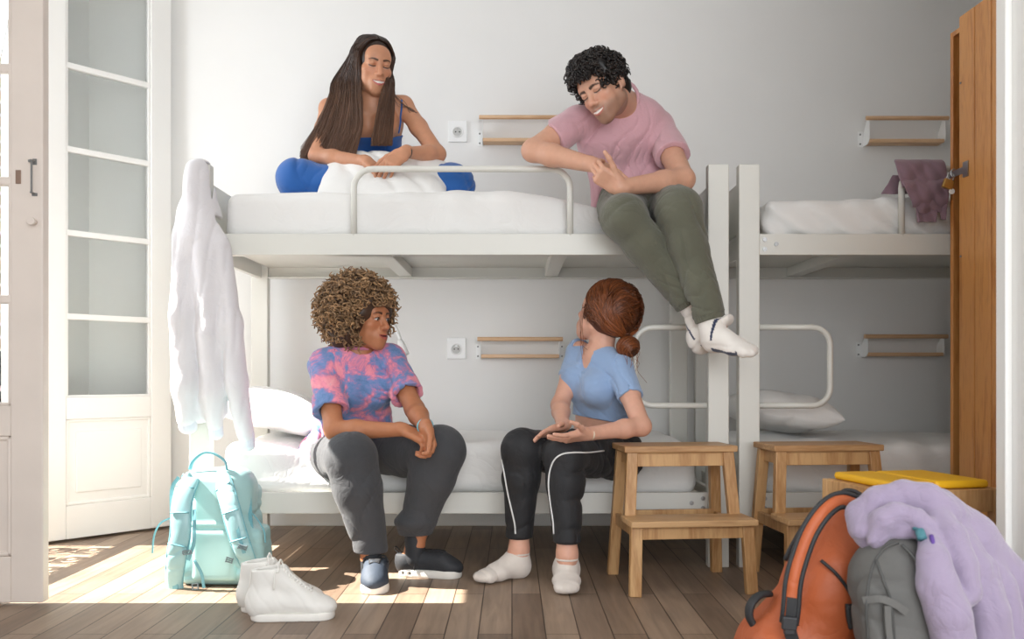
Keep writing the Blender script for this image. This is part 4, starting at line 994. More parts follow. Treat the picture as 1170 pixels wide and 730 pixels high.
def face_colour(h, V_, skin, lip, brow, iris, smile=.5, lids='open', gaze=(0, 0), brow_w=.0042, stubble=None, bd=0.0, teeth=True, browz=.0):
    p = h.loc(V_); x, y, z = p.T; c = np.tile(np.array(skin), (len(p), 1)).astype(float)
    front = (y > .03) & (np.linalg.norm(p, axis=1) < .16)
    def blend(m, col): 
        nonlocal c
        m = np.clip(m, 0, 1)[:, None]; c = c*(1-m)+np.array(col)*m
    ax = np.abs(x)
    red = np.exp(-((ax-.040)/.020)**2-((z+.026)/.020)**2)*front*.30+np.exp(-(x/.014)**2-((z+.03)/.014)**2)*front*.25
    blend(red, np.array(skin)*np.array([1.06, .72, .70]))
    if stubble is not None:
        m = 1/(1+np.exp((z+.050-.35*np.clip(.05-y, 0, .1))*240))*(y > -.03)*(z > -.125)*(np.linalg.norm(p, axis=1) < .16)
        m = np.maximum(m*.75, np.exp(-((z+.049)/.008)**2-(x/.030)**2)*(y > .06)*.95)
        blend(m, stubble)
    mw = .022+.007*smile; upc = .006*smile
    zl = -.0655+upc*(ax/mw)**2
    zt = zl+(.0085-.006*(ax/mw)**1.5); zb = zl-(.0115-.009*(ax/mw)**1.5)-.002*smile
    inl = (ax < mw) & front & (y > .07)
    blend(inl*np.clip((zt-z)/.0025+.5, 0, 1)*np.clip((z-zb)/.0025+.5, 0, 1), lip)
    gap = .0012+.0038*smile*np.clip(1-(ax/(mw*.86))**2, 0, 1)
    m = inl*(ax < mw*.86)*np.clip((gap-np.abs(z-zl-.0005))/.0016+.5, 0, 1)*(y > .075)
    blend(m, (.78, .74, .68) if (teeth and smile > .45) else np.array(lip)*.25)
    if teeth and smile > .45: blend(inl*np.clip(1-np.abs(z-zl-gap)/.0018, 0, 1)*.5, np.array(lip)*.4)
    # brows
    bz = .0215+browz+.0045*np.sin(np.clip((ax-.012)/.038, 0, 1)*2.4)-.004*np.clip((ax-.036)/.014, 0, 1)
    bw = brow_w*np.clip(1.15-(ax-.012)/.055, .3, 1)
    blend(front*(ax > .011)*(ax < .050)*np.clip((bw-np.abs(z-bz))/.0022+.5, 0, 1)*.92, brow)
    # eyes
    ex = ax-.031; f = front*(y > .06)
    if lids == 'open':
        upz = .0058*(1-(ex/.0145)**2); lo = -.0048*(1-(ex/.0145)**2)
        blend(f*(np.abs(ex) < .0145)*np.clip((upz-z)/.0015+.5, 0, 1)*np.clip((z-lo)/.0015+.5, 0, 1), (.70, .68, .66))
        gx = np.sign(x)*ex-gaze[0]; r = np.sqrt(gx**2+(z-gaze[1])**2)
        blend(f*(np.abs(ex) < .0145)*np.clip((.0062-r)/.0015+.5, 0, 1)*np.clip((upz-z)/.0015+.5, 0, 1), iris)
        blend(f*(np.abs(ex) < .016)*np.clip((.0019-np.abs(z-upz-.0006))/.0014+.5, 0, 1), (.02, .013, .01))
    else:
        lz = -.0035*(1-(ex/.015)**2)
        blend(f*(np.abs(ex) < .015)*np.clip((.0022-np.abs(z-lz))/.0014+.5, 0, 1), (.02, .013, .01))
        blend(f*(np.abs(ex) < .014)*np.clip((.001-np.abs(z-lz+.004))/.0016+.4, 0, 1)*.6, (.5, .45, .42))
        blend(f*(np.abs(ex) < .016)*np.clip((.0012-np.abs(z-.0085+.25*np.abs(ex)))/.0016+.3, 0, 1)*.5, np.array(skin)*.5)
    return c
def hand(s, W, F, C, side, curl, L=.175, thumb=(.55, .65, .35), tb=(.25, .35), spread=.03, r=1.0):
    """W wrist, F wrist->knuckles, C where the palm faces, side 'R'/'L'; curl = per finger (bend at knuckle, at middle joint, at tip)"""
    W = np.asarray(W, float); F = nrm(F); C = np.asarray(C, float); C = nrm(C-F*(C @ F)); T = np.cross(F, C)*(1 if side == 'R' else -1)
    k = L/.18; R = np.array([T, F, C])
    s.rbox(W+F*.052*k, np.array([.036, .044, .0135])*k, R, rnd=.0125*k, k=.012)
    s.ecap(W-F*.02*k, W+F*.022*k, T, (.026*k, .019*k), (.031*k, .015*k), k=.016)
    s.ell(W+F*.03*k+T*.026*k+C*.008*k, np.array([.016, .028, .013])*k, R, .012)
    tips = []
    for i, (off, ln, rr) in enumerate(((.0285, .072, .0088), (.0098, .080, .0090), (-.0088, .074, .0086), (-.0265, .058, .0076))):
        d = nrm(F+T*spread*(1.5-i)*1.6); p = W+F*(.092-.004*abs(i-1)-(.006 if i == 3 else 0))*k+T*off*k; a = 0; rr = rr*k*r
        cu = curl[i] if np.ndim(curl[0]) else curl
        q0 = p-d*.02*k
        s.cone(q0, p, rr*1.05, rr*1.05, .006)
        for j, (fr, b) in enumerate(zip((.44, .31, .25), cu)):
            a += b; dd = d*math.cos(a)+C*math.sin(a); e = p+dd*ln*k*fr
            s.cone(p, e, rr*(1-.06*j), rr*(.95-.08*j), .0015 if j else .002); p = e
        tips.append(p)
    p = W+F*.026*k+T*.026*k; d = nrm(F*thumb[0]+T*thumb[1]+C*thumb[2]); bx = nrm(-T*.7+F*.5+C*.2)
    for ln, ra, rb, b in ((.042, .0125, .0105, 0), (.034, .0102, .0092, tb[0]), (.028, .0092, .0074, tb[1])):
        d = nrm(d+bx*b); e = p+d*ln*k; s.cone(p, e, ra*k*r, rb*k*r, .006); p = e
    tips.append(p); return tips
def torso(s, J, g=0.0, female=True, k=.04):
    sd = J['shL']-J['shR']; sd = nrm(sd); hs = nrm(J['hipL']-J['hipR'])
    b = J.get('b', 1.0)
    W = (.118 if female else .138)*b; CH = (.138 if female else .168)*b; HP = (.150 if female else .155)*b
    s.ecap(J['pelvis'], J['waist'], hs, (HP+g, .102*b+g), (W+g, .086*b+g), k=k)
    s.ecap(J['waist'], J['chest'], nrm(sd+hs), (W+g, .086*b+g), (CH+g, .098*b+g), k=k)
    up = nrm(J['neck']-J['chest'])
    s.ecap(J['chest'], (J['shR']+J['shL'])/2*.55+J['neck']*.45-up*.03, sd, (CH+g, .098*b+g), (CH*.85+g, .068*b+g), k=k)
    for q in ('shR', 'shL'):
        s.cone(J['neck']-up*.015, J[q], .045*b+g, .046*b+g, k)
    if female and J.get('bust', True):
        f = np.cross(sd, up)*-1.0; f = f if f @ J['face'] > 0 else -f
        c = J['chest']+up*.02
        for sg in (-1, 1): s.ell(c+f*.072+sd*sg*.062, (.056+g, .056+g, .058+g), k=.035)
def arm(s, sh, el, wr, r, k=.02, g=0.0):
    """r = shoulder, mid upper arm, elbow, mid forearm, wrist"""
    m1 = (np.asarray(sh)*.55+np.asarray(el)*.45); m2 = np.asarray(el)*.68+np.asarray(wr)*.32
    s.chain([sh, m1, el, m2, wr], [x+g for x in r], k)
def leg(s, hp_, kn, an, r, k=.03, g=0.0):
    m1 = np.asarray(hp_)*.5+np.asarray(kn)*.5; m2 = np.asarray(kn)*.68+np.asarray(an)*.32
    s.chain([hp_, m1, kn, m2, an], [x+g for x in r], k)
def foot(s, an, heel, toe, g=0.0, up=(0, 0, 1), w=.036):
    """heel and toe: points on the sole"""
    an = np.asarray(an, float); heel = np.asarray(heel, float); toe = np.asarray(toe, float); f = nrm(toe-heel); u = nrm(np.asarray(up)-f*(np.asarray(up) @ f)); l = np.cross(u, f); R = np.array([l, f, u]); L = np.linalg.norm(toe-heel)
    c = lambda a, b, d=0: heel+f*a*L+u*b+l*d
    s.ell(c(.13, .030), np.array([.032, .036, .031])+g, R, .02)
    s.ecap(c(.15, .032), c(.62, .026), l, (.030+g, .030+g), (.040+g, .024+g), k=.025)
    s.ecap(c(.62, .024), c(.88, .018), l, (.041+g, .023+g), (.038+g, .017+g), k=.02)
    for i, (dl, ln) in enumerate(((-.027, .93), (-.012, .97), (.003, .955), (.017, .925), (.029, .885))):
        sg = 1
        s.ell(c(ln-.03, .014, dl), (.0105+g, .022+g, .0125+g), R, .006)
    s.chain([an, c(.2, .055), c(.42, .046)], [.033+g, .034+g, .026+g], .03)
def fin(name, s, skin_m, J=None, label=None, base=None, lap=0, cols=None, group=None):
    me = s.mesh(name, lap=lap); vcol(me, cols(s.verts) if cols else np.ones((len(s.verts), 3)))
    o = link_mesh(name, me, skin_m, origin=base); return tag(o, label, 'person', group)
def skin_material(name, base, rough=.5):
    m = mat(name, base, rough, noise=.05, nscale=60, bump=.04, bscale=300, sss=.12, attr='Col', bdist=.002); return m
def collar(J, h, r, t, m, parent, lift=.030, flat=1.25):
    d = nrm(h.w(0, -.03, -.05)-J['neck']); return tube_ring(J['neck']+d*lift, d, r, t, 'collar', m, parent, flat=flat)
def stick(o, px, up=.0005):
    """the points of object o that face the room at these places"""
    from mathutils.bvhtree import BVHTree
    off = wloc(o); b = BVHTree.FromPolygons([v.co+off for v in o.data.vertices], [p.vertices[:] for p in o.data.polygons]); out = []
    for (x, y) in px:
        e = Vector((0, 0, EYE)); hit = b.ray_cast(e, (Vector(tuple(P(x, y, 1.0)))-e).normalized())
        if hit[0] is not None: out.append(np.array(hit[0])+np.array(hit[1])*up)
    return out
def path2(pts, n=40): return smooth_path([(a, b, 0) for a, b in pts], n)[:, :2]
def sleeves(s, J, spec, h_, k=.02):
    """open-ended sleeves, cut off on their own before they join the shirt"""
    for (q, e, t, side, ra, rb, hr) in spec:
        d = nrm(J[e]-J[q]); w = s.twin(); w.ecap(J[q], t+d*.03, side, ra, rb, k=.0); s_f = w
        w.plane(t, d); w.cone(t-d*.05, t+d*.08, hr[0], hr[1], .004, 'cut'); s.union(w, k)
    return s
def cloth_obj(name, s, m, parent, lap=1): return link_mesh(name, s.mesh(name, lap=lap), m, parent)
hairm = lambda name, rough=.42: mat(name, (1, 1, 1), rough, noise=.15, nscale=30, attr='Col', spec=.45)
def lin(*c): return np.array(srgb(*c))
def tube_ring(c, axis, r, t, name, m, parent, flat=1.0, n=20, sq=None):
    axis = nrm(axis); x = nrm(np.cross(axis, (0, .3, 1))); y = np.cross(axis, x)
    pts = [np.asarray(c)+r*(math.cos(a)*x+(sq or 1)*math.sin(a)*y) for a in np.linspace(0, 2*PI, n+1)[:-1]]
    return MB().tube(pts, t, 8, close=True, flat=flat).build(name, m, parent, smooth=True)
def curls(n, samp, rad, turns, length, tube, seed, colf, droop=.4, N=22, hair_dir=None):
    """n corkscrew locks: samp(rng)->(root, outward)"""
    r = np.random.default_rng(seed); paths = np.zeros((n, N, 3)); rr = np.zeros((n, N)); cc = np.zeros((n, N, 3))
    for i in range(n):
        p, o = samp(r); d = nrm(o+r.normal(size=3)*.45+V(0, 0, -droop)*r.uniform(.3, 1))
        x = nrm(np.cross(d, r.normal(size=3))); y = np.cross(d, x); L = length*r.uniform(.6, 1.2); R = rad*r.uniform(.6, 1.25); T = turns*r.uniform(.7, 1.3); ph = r.uniform(0, 6.3)
        t = np.linspace(0, 1, N)[:, None]; a = ph+T*2*PI*t; R_ = R*(.5+.6*t)
        bend = V(0, 0, -1)*droop*L*.5*t**2
        paths[i] = p+d*L*t+bend+R_*(np.cos(a)*x+np.sin(a)*y)
        rr[i] = tube*r.uniform(.7, 1.25)*(1-.55*np.linspace(0, 1, N)**3); cc[i] = colf(r, t[:, 0], p)
    return paths, rr, cc

# ---------------------------------------------------------------- the curly-haired woman on the lower bunk
HAIRA = 0
def build_A():
    J = dict(hipR=P(384, 520, 3.80), hipL=P(428, 515, 3.84), pelvis=P(404, 508, 3.82), waist=P(402, 478, 3.80), chest=P(405, 442, 3.72), neck=P(408, 402, 3.67),
             shR=P(370, 416, 3.62), shL=P(446, 410, 3.74), elR=P(382, 491, 3.46), wrR=P(462, 491, 3.40), elL=P(474, 468, 3.56), wrL=P(487, 489, 3.38),
             knR=P(401, 523, 3.36), knL=P(503, 515, 3.46), anR=P(424, 640, 3.37), anL=P(474, 624, 3.48), face=V(.41, -.91, 0))
    h = Head(P(417, 365, 3.64), (.87, -.48, -.03), (-.03, .02, 1), 1.0)
    lo = np.minimum.reduce([v for q, v in J.items() if np.ndim(v) == 1])-.2; lo = P(335, 690, 3.3)*V(1, 0, 1)+V(0, 3.10, 0); hi = P(530, 300, 3.3)*V(1, 0, 1)+V(0, 4.0, .06)
    lo[2] = .0
    s = Soft((-.93, 3.12, .0), (-.17, 3.98, 1.16), .0031)
    torso(s, J)
    s.chain([J['neck']-V(0, 0, .03), h.w(0, -.025, -.045)], [.056, .050], .03)
    add_head(s, h, smile=.6, lips=1.3, nose=1.15)
    ar = (.043, .041, .036, .036, .024)
    arm(s, J['shR'], J['elR'], J['wrR'], ar); arm(s, J['shL'], J['elL'], J['wrL'], ar)
    lr_ = (.07, .068, .052, .050, .032)
    leg(s, J['hipR'], J['knR'], J['anR'], lr_); leg(s, J['hipL'], J['knL'], J['anL'], lr_)
    s.chain([J['anR'], V(-.498, 3.37, .055), V(-.486, 3.25, .040)], [.033, .030, .024], .02); s.chain([J['anL'], V(-.39, 3.50, .055), V(-.27, 3.468, .040)], [.033, .030, .024], .02)
    hand(s, J['wrR'], (.86, -.22, -.42), (-.35, .25, -.9), 'R', ((.35, .5, .3), (.42, .6, .4), (.5, .7, .4), (.6, .8, .5)), .172, thumb=(.8, .35, .3))
    hand(s, J['wrL'], (.25, -.45, -.85), (-.85, -.45, .1), 'L', ((.5, .7, .4), (.6, .8, .4), (.7, .8, .5), (.8, .8, .5)), .172, thumb=(.8, .3, .3))
    sk = lin(182, 120, 84)
    o = fin('person', s, skin_material('brown_skin', sk), label='person with big curly hair in a tie-dye shirt and dark joggers sitting with clasped hands', base=V(-.66, 3.75, .36),
            cols=lambda v: face_colour(h, v, sk, lin(165, 80, 70), lin(50, 32, 24), lin(45, 25, 16), smile=.6, gaze=(-.003, 0), teeth=False), group=None)
    # t-shirt
    s = Soft((-.95, 3.38, .36), (-.25, 4.02, .94), .004)
    torso(s, J, g=.016)
    up = nrm(J['neck']-J['chest'])
    s.ecap(J['pelvis']-V(0, -.02, .06), J['waist'], nrm(J['hipL']-J['hipR']), (.175, .135), (.150, .112), k=.05)
    s.ell(P(362, 522, 3.86), (.075, .09, .10), k=.04)
    tR = J['shR']*.28+J['elR']*.72; tL = J['shL']*.28+J['elL']*.72
    sleeves(s, J, (('shR', 'elR', tR, (1, .2, 0), (.052, .052), (.070, .066), (.043, .056)), ('shL', 'elL', tL, (1, .3, 0), (.054, .054), (.068, .066), (.043, .055))), .004)
    s.func(lambda p: wrinkle(p, 201, (.3, .2, 1), (.8, -.3, .45), .011)*np.clip((.93-p[:, 2])/.2, .15, 1), band=.05)
    s.cone(J['neck']-up*.02, J['neck']+up*.15+V(.02, -.02, 0), .058, .085, .004, 'cut')
    s.cutnear(J['neck']+up*.038, up, .12)
    legs_cut = lambda s: [s.chain([J['hip'+q], J['kn'+q]], [.096, .098], k=.004, op='cut') for q in 'RL']
    legs_cut(s)
    td = bpy.data.materials.new('tie_dye'); td.use_nodes = True; nt = td.node_tree; b = nt.nodes['Principled BSDF']; N = nt.nodes.new; L = nt.links.new
    tc = N('ShaderNodeTexCoord'); n = N('ShaderNodeTexNoise'); n.inputs['Scale'].default_value = 10.5; n.inputs['Detail'].default_value = 8; n.inputs['Roughness'].default_value = .68; n.inputs['Distortion'].default_value = .5; L(tc.outputs['Object'], n.inputs['Vector'])
    cr = N('ShaderNodeValToRGB'); e = cr.color_ramp.elements
    stops = [(.30, (88, 106, 150)), (.42, (104, 138, 186)), (.47, (128, 140, 190)), (.51, (190, 130, 168)), (.56, (236, 142, 162)), (.68, (244, 168, 176)), (.76, (150, 140, 190))]
    while len(e) < len(stops): e.new(.5)
    for q, (pos, col) in zip(e, stops): q.position = pos; q.color = (*srgb(*col), 1)
    L(n.outputs['Fac'], cr.inputs['Fac']); L(cr.outputs['Color'], b.inputs['Base Color']); b.inputs['Roughness'].default_value = .85; b.inputs['Sheen Weight'].default_value = .2
    n2 = N('ShaderNodeTexNoise'); n2.inputs['Scale'].default_value = 300; L(tc.outputs['Object'], n2.inputs['Vector']); bp_ = N('ShaderNodeBump'); bp_.inputs['Strength'].default_value = .12; bp_.inputs['Distance'].default_value = .002; L(n2.outputs['Fac'], bp_.inputs['Height']); L(bp_.outputs['Normal'], b.inputs['Normal'])
    sh = cloth_obj('t_shirt', s, td, o)
    collar(J, h, .062, .0065, fabric('pink_rib', srgb(196, 120, 150)), sh, .026)
    # joggers
    s = Soft((-.93, 3.22, .06), (-.14, 4.0, .60), .004)
    tr = (.096, .096, .088, .082, .058)
    s.ecap(J['hipR'], J['hipL'], (0, 1, 0), (.11, .10), (.11, .10), k=.03); s.ell(J['pelvis']+V(0, .01, -.01), (.165, .12, .10), k=.05)
    leg(s, J['hipR'], J['knR'], J['anR']+V(0, 0, .045), tr); s2 = s.twin(); leg(s2, J['hipL'], J['knL'], J['anL']+V(0, 0, .06), tr); s.union(s2, .008)
    s.ell(J['anL']+V(.0, -.01, .095), (.072, .072, .035), k=.02)
    s.func(lambda p: wrinkle(p, 211, (.25, .15, 1), (.7, .5, -.4), .010)*np.clip((.50-p[:, 2])/.25, .3, 1)-.002, band=.05)
    for q, dz_ in (('anR', .030), ('anL', .045)): s.cutnear(J[q]+V(0, 0, dz_), (0, 0, -1), .1)
    jog = mat('charcoal_joggers', srgb(62, 63, 66), .85, noise=.1, nscale=10, bump=.15, bscale=350, sheen=.1, bdist=.002, crease=.2)
    jo = cloth_obj('joggers', s, jog, o)
    for q, z0 in (('anR', .028), ('anL', .045)):
        c = Soft(J[q]-.09, J[q]+V(.09, .09, .14), .0035); d = nrm(J['kn'+q[-1]]-J[q]); c.cone(J[q]+V(0, 0, z0), J[q]+d*.075, .046, .052, 0); c.func(lambda p: .0014*np.sin(np.arctan2(p[:, 1]-J[q][1], p[:, 0]-J[q][0])*44)); c.cutnear(J[q]+V(0, 0, z0), (0, 0, -1), .1)
        c.cone(J[q]-V(0, 0, .05), J[q]+V(0, 0, z0+.02), .036, .038, .003, 'cut')
        cloth_obj('cuff', c, jog, jo)
    # black trainers
    bk = mat('black_mesh_upper', srgb(42, 44, 48), .7, noise=.15, nscale=40, bump=.3, bscale=220, bdist=.003); ws = mat('trainer_sole', srgb(220, 216, 208), .5, bump=.05)
    lc = mat('black_lace', (.02, .02, .022), .7, bump=.2, bscale=500)
    sneaker('trainer', V(-.500, 3.435, 0), math.radians(-84.5), None, None, 221, False, mat('sunlit_mesh_upper', srgb(54, 64, 78), .7, noise=.15, nscale=40, bump=.3, bscale=220, bdist=.003), ws, lc, o, L=.262)  # right upper: the black mesh with sunlight put into its colour
    sneaker('trainer', V(-.436, 3.515, 0), math.radians(-14), None, None, 222, False, bk, ws, lc, o, L=.262)
    for q in 'RL':
        c = Soft(J['an'+q]-.1, J['an'+q]+.1, .0035); c.chain([J['an'+q]+V(0, 0, .035 if q == 'L' else .012), J['an'+q], J['an'+q]-V(0, .0, .045)], [.0385, .038, .037], 0); cloth_obj('sock', c, bk, o)
    # bracelet
    wv = nrm(J['wrL']-J['elL']); tube_ring(J['wrL']-wv*.02, wv, .028, .004, 'bracelet', mat('turquoise_band', srgb(120, 190, 205), .5, bump=.1), o)
    # big curly hair
    hc = h.w(0, -.03, .045); hr = V(.150, .155, .150)
    s = Soft(hc-.24, hc+.24, .005)
    s.ell(h.w(0, -.035, .048), (.126, .130, .126), h.R, k=0); s.ell(h.w(0, -.06, -.035), (.128, .10, .09), h.R, k=.04)
    s.func(lambda p: .010*wav(p, 60, 231), band=.06)
    s.ell(h.w(0, .115, -.045), (.075, .075, .095), h.R, .01, 'cut')
    me = s.mesh('hair_base'); vcol(me, np.tile(lin(70, 50, 36), (len(s.verts), 1)))
    hm = hairm('curly_hair', .5)
    hair = link_mesh('hair', me, hm, o)
    def samp(r):
        while True:
            u = nrm(r.normal(size=3)); l = V(u[0]*.135, -.045+u[1]*.138, .040+u[2]*.135)
            if l[2] < -.085: continue
            if l[1] > .050 and l[2] < .062: continue          # the face stays clear
            if l[1] > .018 and l[2] < .040 and (abs(l[0]) < .072 or l[2] < -.02): continue
            q = r.uniform(.82, 1.0); return h.w(*(V(0, -.03, .04)+(l-V(0, -.03, .04))*q)), nrm(l[0]*h.R[0]+(l[1]+.04)*h.R[1]+(l[2]-.03)*h.R[2])
    def colf(r, t, p):
        a, b = lin(52, 36, 27), lin(186, 146, 104)*r.uniform(.45, 1.1); m = np.clip(t*1.1-.12+r.uniform(-.25, .3), 0, 1)[:, None]; return a*(1-m)+b*m
    pa, rr, cc = curls(2300, samp, .0080, 1.7, .046, .0044, 233, colf, droop=.35)
    strands('curls', pa, rr, hm, hair, cc, 4)
    return o
build_A()
def build_B():
    """the red-haired woman on the lower bunk"""
    J = dict(hipR=P(664, 519, 3.80), hipL=P(708, 521, 3.75), pelvis=P(687, 508, 3.78), waist=P(688, 480, 3.76), chest=P(686, 442, 3.71), neck=P(683, 404, 3.70),
             shR=P(662, 402, 3.80), shL=P(708, 420, 3.61), elR=P(640, 463, 3.66), wrR=P(643, 487, 3.45), elL=P(733, 487, 3.43), wrL=P(671, 496, 3.31),
             knR=P(597, 513, 3.42), knL=P(645, 520, 3.36), anR=P(593, 628, 3.44), anL=P(648, 634, 3.30), face=V(-.80, -.60, 0), b=.87)
    h = Head(P(690, 360, 3.70), (-.72, .60, .32), (.30, -.10, .95), 1.0)
    s = Soft((-.13, 3.10, 0), (.60, 3.98, 1.17), .0031)
    torso(s, J); s.chain([J['neck']-V(0, 0, .03), h.w(0, -.03, -.05)], [.052, .047], .03)
    add_head(s, h, smile=.2)
    ar = (.041, .038, .034, .033, .0225)
    arm(s, J['shR'], J['elR'], J['wrR'], ar); arm(s, J['shL'], J['elL'], J['wrL'], ar)
    lr_ = (.07, .066, .05, .046, .034)
    leg(s, J['hipR'], J['knR'], J['anR'], lr_); leg(s, J['hipL'], J['knL'], J['anL'], lr_)
    fR = (V(.050, 3.475, .008), V(-.118, 3.345, .010)); fL = (V(.198, 3.385, .008), V(.186, 3.165, .010))
    foot(s, J['anR'], *fR); foot(s, J['anL'], *fL)
    hand(s, J['wrR'], (-.72, -.58, -.22), (.15, -.45, -.85), 'R', ((.05, .15, .1), (.1, .15, .1), (.1, .2, .1), (.1, .25, .15)), .168, thumb=(.55, .85, .1), spread=.05)
    hand(s, J['wrL'], (-.86, -.42, -.12), (-.10, .45, .85), 'L', ((.0, .15, .1), (.05, .2, .1), (.1, .2, .15), (.2, .3, .2)), .168, thumb=(.6, .8, .2), spread=.06)
    sk = lin(218, 166, 142)
    o = fin('person', s, skin_material('fair_skin', sk), label='person with red hair in a bun, blue cropped top and black trousers', base=V(.40, 3.75, .36),
            cols=lambda v: face_colour(h, v, sk, lin(190, 105, 95), lin(110, 65, 40), lin(60, 50, 40), smile=.2, teeth=False))
    s = Soft((.10, 3.46, .52), (.56, 3.96, .96), .0035)
    torso(s, J, g=.010); up = nrm(J['neck']-J['chest'])
    tR = J['shR']*.52+J['elR']*.48; tL = J['shL']*.48+J['elL']*.52
    sleeves(s, J, (('shR', 'elR', tR, (1, .2, 0), (.050, .050), (.048, .048), (.0385, .044)), ('shL', 'elL', tL, (1, .2, 0), (.050, .050), (.049, .049), (.0385, .044))), .0035)
    s.func(lambda p: wrinkle(p, 301, (.3, .2, 1), (.8, -.5, .6), .006), band=.05)
    f = nrm(J['face']-up*(J['face'] @ up))
    s.cone(J['neck']-up*.01, J['neck']+up*.15, .055, .075, .004, 'cut'); s.cutnear(J['neck']+up*.035, up, .12)
    s.chain([J['neck']+f*.05, J['neck']+f*.085-up*.050], [.034, .010], .004, 'cut')
    hem = P(682, 474, 3.70); s.plane(P(686, 479, 3.74), (-.18, .0, -1))
    s.ecap(J['pelvis'], J['waist']+up*.015, nrm(J['hipL']-J['hipR']), (.118, .085), (.107, .078), k=.004, op='cut')
    top = fabric('blue_jersey', srgb(142, 168, 204), bump=.08, noise=.03)
    tp = cloth_obj('cropped_top', s, top, o)
    s = Soft((-.10, 3.22, .08), (.60, 4.0, .62), .0038)
    tr = (.086, .077, .069, .061, .046)
    s.ecap(J['hipR'], J['hipL'], (0, 1, 0), (.105, .095), (.105, .095), k=.03); s.ell(J['pelvis']+V(0, .0, .0), (.145, .105, .085), k=.04)
    leg(s, J['hipR'], J['knR'], J['anR']+V(0, 0, .045), tr); leg(s, J['hipL'], J['knL'], J['anL']+V(0, 0, .05), tr)
    s.func(lambda p: wrinkle(p, 311, (.3, .2, 1), (.7, .5, -.4), .010)-.002, band=.05)
    for q, dz_ in (('anR', .047), ('anL', .047)): s.cutnear(J[q]+V(0, 0, dz_), (0, 0, -1), .1)
    s.cutnear(P(686, 487, 3.76), (-.1, -.1, 1), .215)
    s.ecap(J['pelvis']+V(0, 0, .03), J['waist']+V(0, 0, .08), nrm(J['hipL']-J['hipR']), (.118, .078), (.118, .080), k=.003, op='cut')
    blk = mat('black_trouser_nylon', (.012, .012, .014), .7, noise=.2, nscale=10, bump=.12, bscale=200, sheen=.04, bdist=.002, crease=.2)
    tj = cloth_obj('trousers', s, blk, o)
    wb = V(.0, .0, .0)
    for q in ('anR', 'anL'):
        c = Soft(J[q]-.09, J[q]+V(.09, .09, .15), .0035); d = nrm(J['kn'+q[-1]]-J[q]); c.cone(J[q]+V(0, 0, .042), J[q]+d*.085, .042, .045, 0); c.func(lambda p: .0012*np.sin(np.arctan2(p[:, 1]-J[q][1], p[:, 0]-J[q][0])*40)); c.cutnear(J[q]+V(0, 0, .042), (0, 0, -1), .1)
        c.cone(J[q]-V(0, 0, .05), J[q]+V(0, 0, .06), .036, .037, .003, 'cut'); cloth_obj('cuff', c, blk, tj)
    wp = mat('white_piping', srgb(225, 225, 222), .6, bump=.05)
    for line in ([(572, 520), (574, 528), (577, 545), (580, 562), (584, 580), (588, 598), (589, 610)], [(690, 515), (672, 517), (655, 517), (642, 519), (633, 526), (628, 540), (627, 556), (629, 575), (632, 595), (633, 610)]):
        q = stick(tj, path2(line))
        if len(q) > 5: MB().tube(q, .0032, 6).build('piping', wp, tj, smooth=True)
    sockm = mat('oat_sock', srgb(222, 212, 202), .9, noise=.08, nscale=14, bump=.3, bscale=260, sheen=.3, bdist=.003)
    for q, ff in (('anR', fR), ('anL', fL)):
        c = Soft(np.minimum(J[q], ff[1])-.11, np.maximum(J[q], ff[1])+.11, .0032); foot(c, J[q]+V(0, 0, .005), *ff, g=.005); c.func(lambda p: .004*fold(p, 130, 321, (.6, .6, .5), .8)-.001, band=.03)
        c.plane(J[q]-V(0, 0, .008), (0, 0, 1)); c.cone(J[q]-V(0, 0, .02), J[q]+V(0, 0, .05), .033, .034, .003, 'cut'); c.plane((0, 0, .0015), (0, 0, -1)); cloth_obj('sock', c, sockm, o)
        tube_ring(J[q]-V(0, 0, .012), (0, 0, 1), .037, .0035, 'sock_rib', sockm, o, flat=1.6)
    wv = nrm(J['wrL']-J['elL']); tube_ring(J['wrL']-wv*.012, wv, .026, .003, 'bracelet', mat('cream_thread', srgb(236, 222, 196), .7, bump=.2), o, sq=.85)
    # hair drawn back into a bun
    hm = hairm('auburn_hair', .38)
    C0 = V(0, -.030, .030); RR = V(.108, .122, .120); ub = nrm(V(.02, -.76, -.64))
    s = Soft(h.w(*C0)-.17, h.w(*C0)+.17, .004); s.ell(h.w(*C0), RR*.93, h.R, k=0); s.ell(h.w(0, .115, -.045), (.070, .075, .105), h.R, .01, 'cut')
    me = s.mesh('hair'); vcol(me, np.tile(lin(92, 50, 26), (len(s.verts), 1))); hair = link_mesh('hair', me, hm, o)
    r = np.random.default_rng(330); pa, cc, rr = [], [], []
    while len(pa) < 2600:
        u = nrm(r.normal(size=3))
        if u[2] < -.62: continue
        if u[1] > .62 and u[2] < .50: continue
        sg = 1 if u[0]+.02*r.normal() > 0 else -1
        root_ = nrm(V(.03*sg+u[0]*.25, u[1], max(u[2], .2)+.35)) if r.random() < .62 else u
        side = nrm(V(sg*(.95), .25*u[1]+.05, r.uniform(-.55, .75))); q1 = nrm(V(sg*.55, -.6, r.uniform(-.75, -.1)))
        lift = 1+r.normal()*.022; t = np.linspace(0, 1, 5)
        ctl = smooth_path([root_, nrm(root_*.5+side*.6), side*.6+q1*.55, nrm(q1*.7+ub*.6), ub], 18)
        ctl /= np.linalg.norm(ctl, axis=1, keepdims=True)
        gather = np.linspace(0, 1, 18)[:, None]
        loc = C0+ctl*RR*(lift+.05*np.sin(gather*PI)-.02*gather)
        loc[-1] = C0+ub*RR*.98
        pa.append([h.w(*q) for q in loc]); rr.append(.0019*r.uniform(.6, 1.3)*np.ones(18))
        m = np.clip(np.linspace(.1, .85, 18)+r.normal()*.22, 0, 1)[:, None]; cc.append(lin(84, 44, 22)*(1-m)+lin(158, 90, 48)*m)
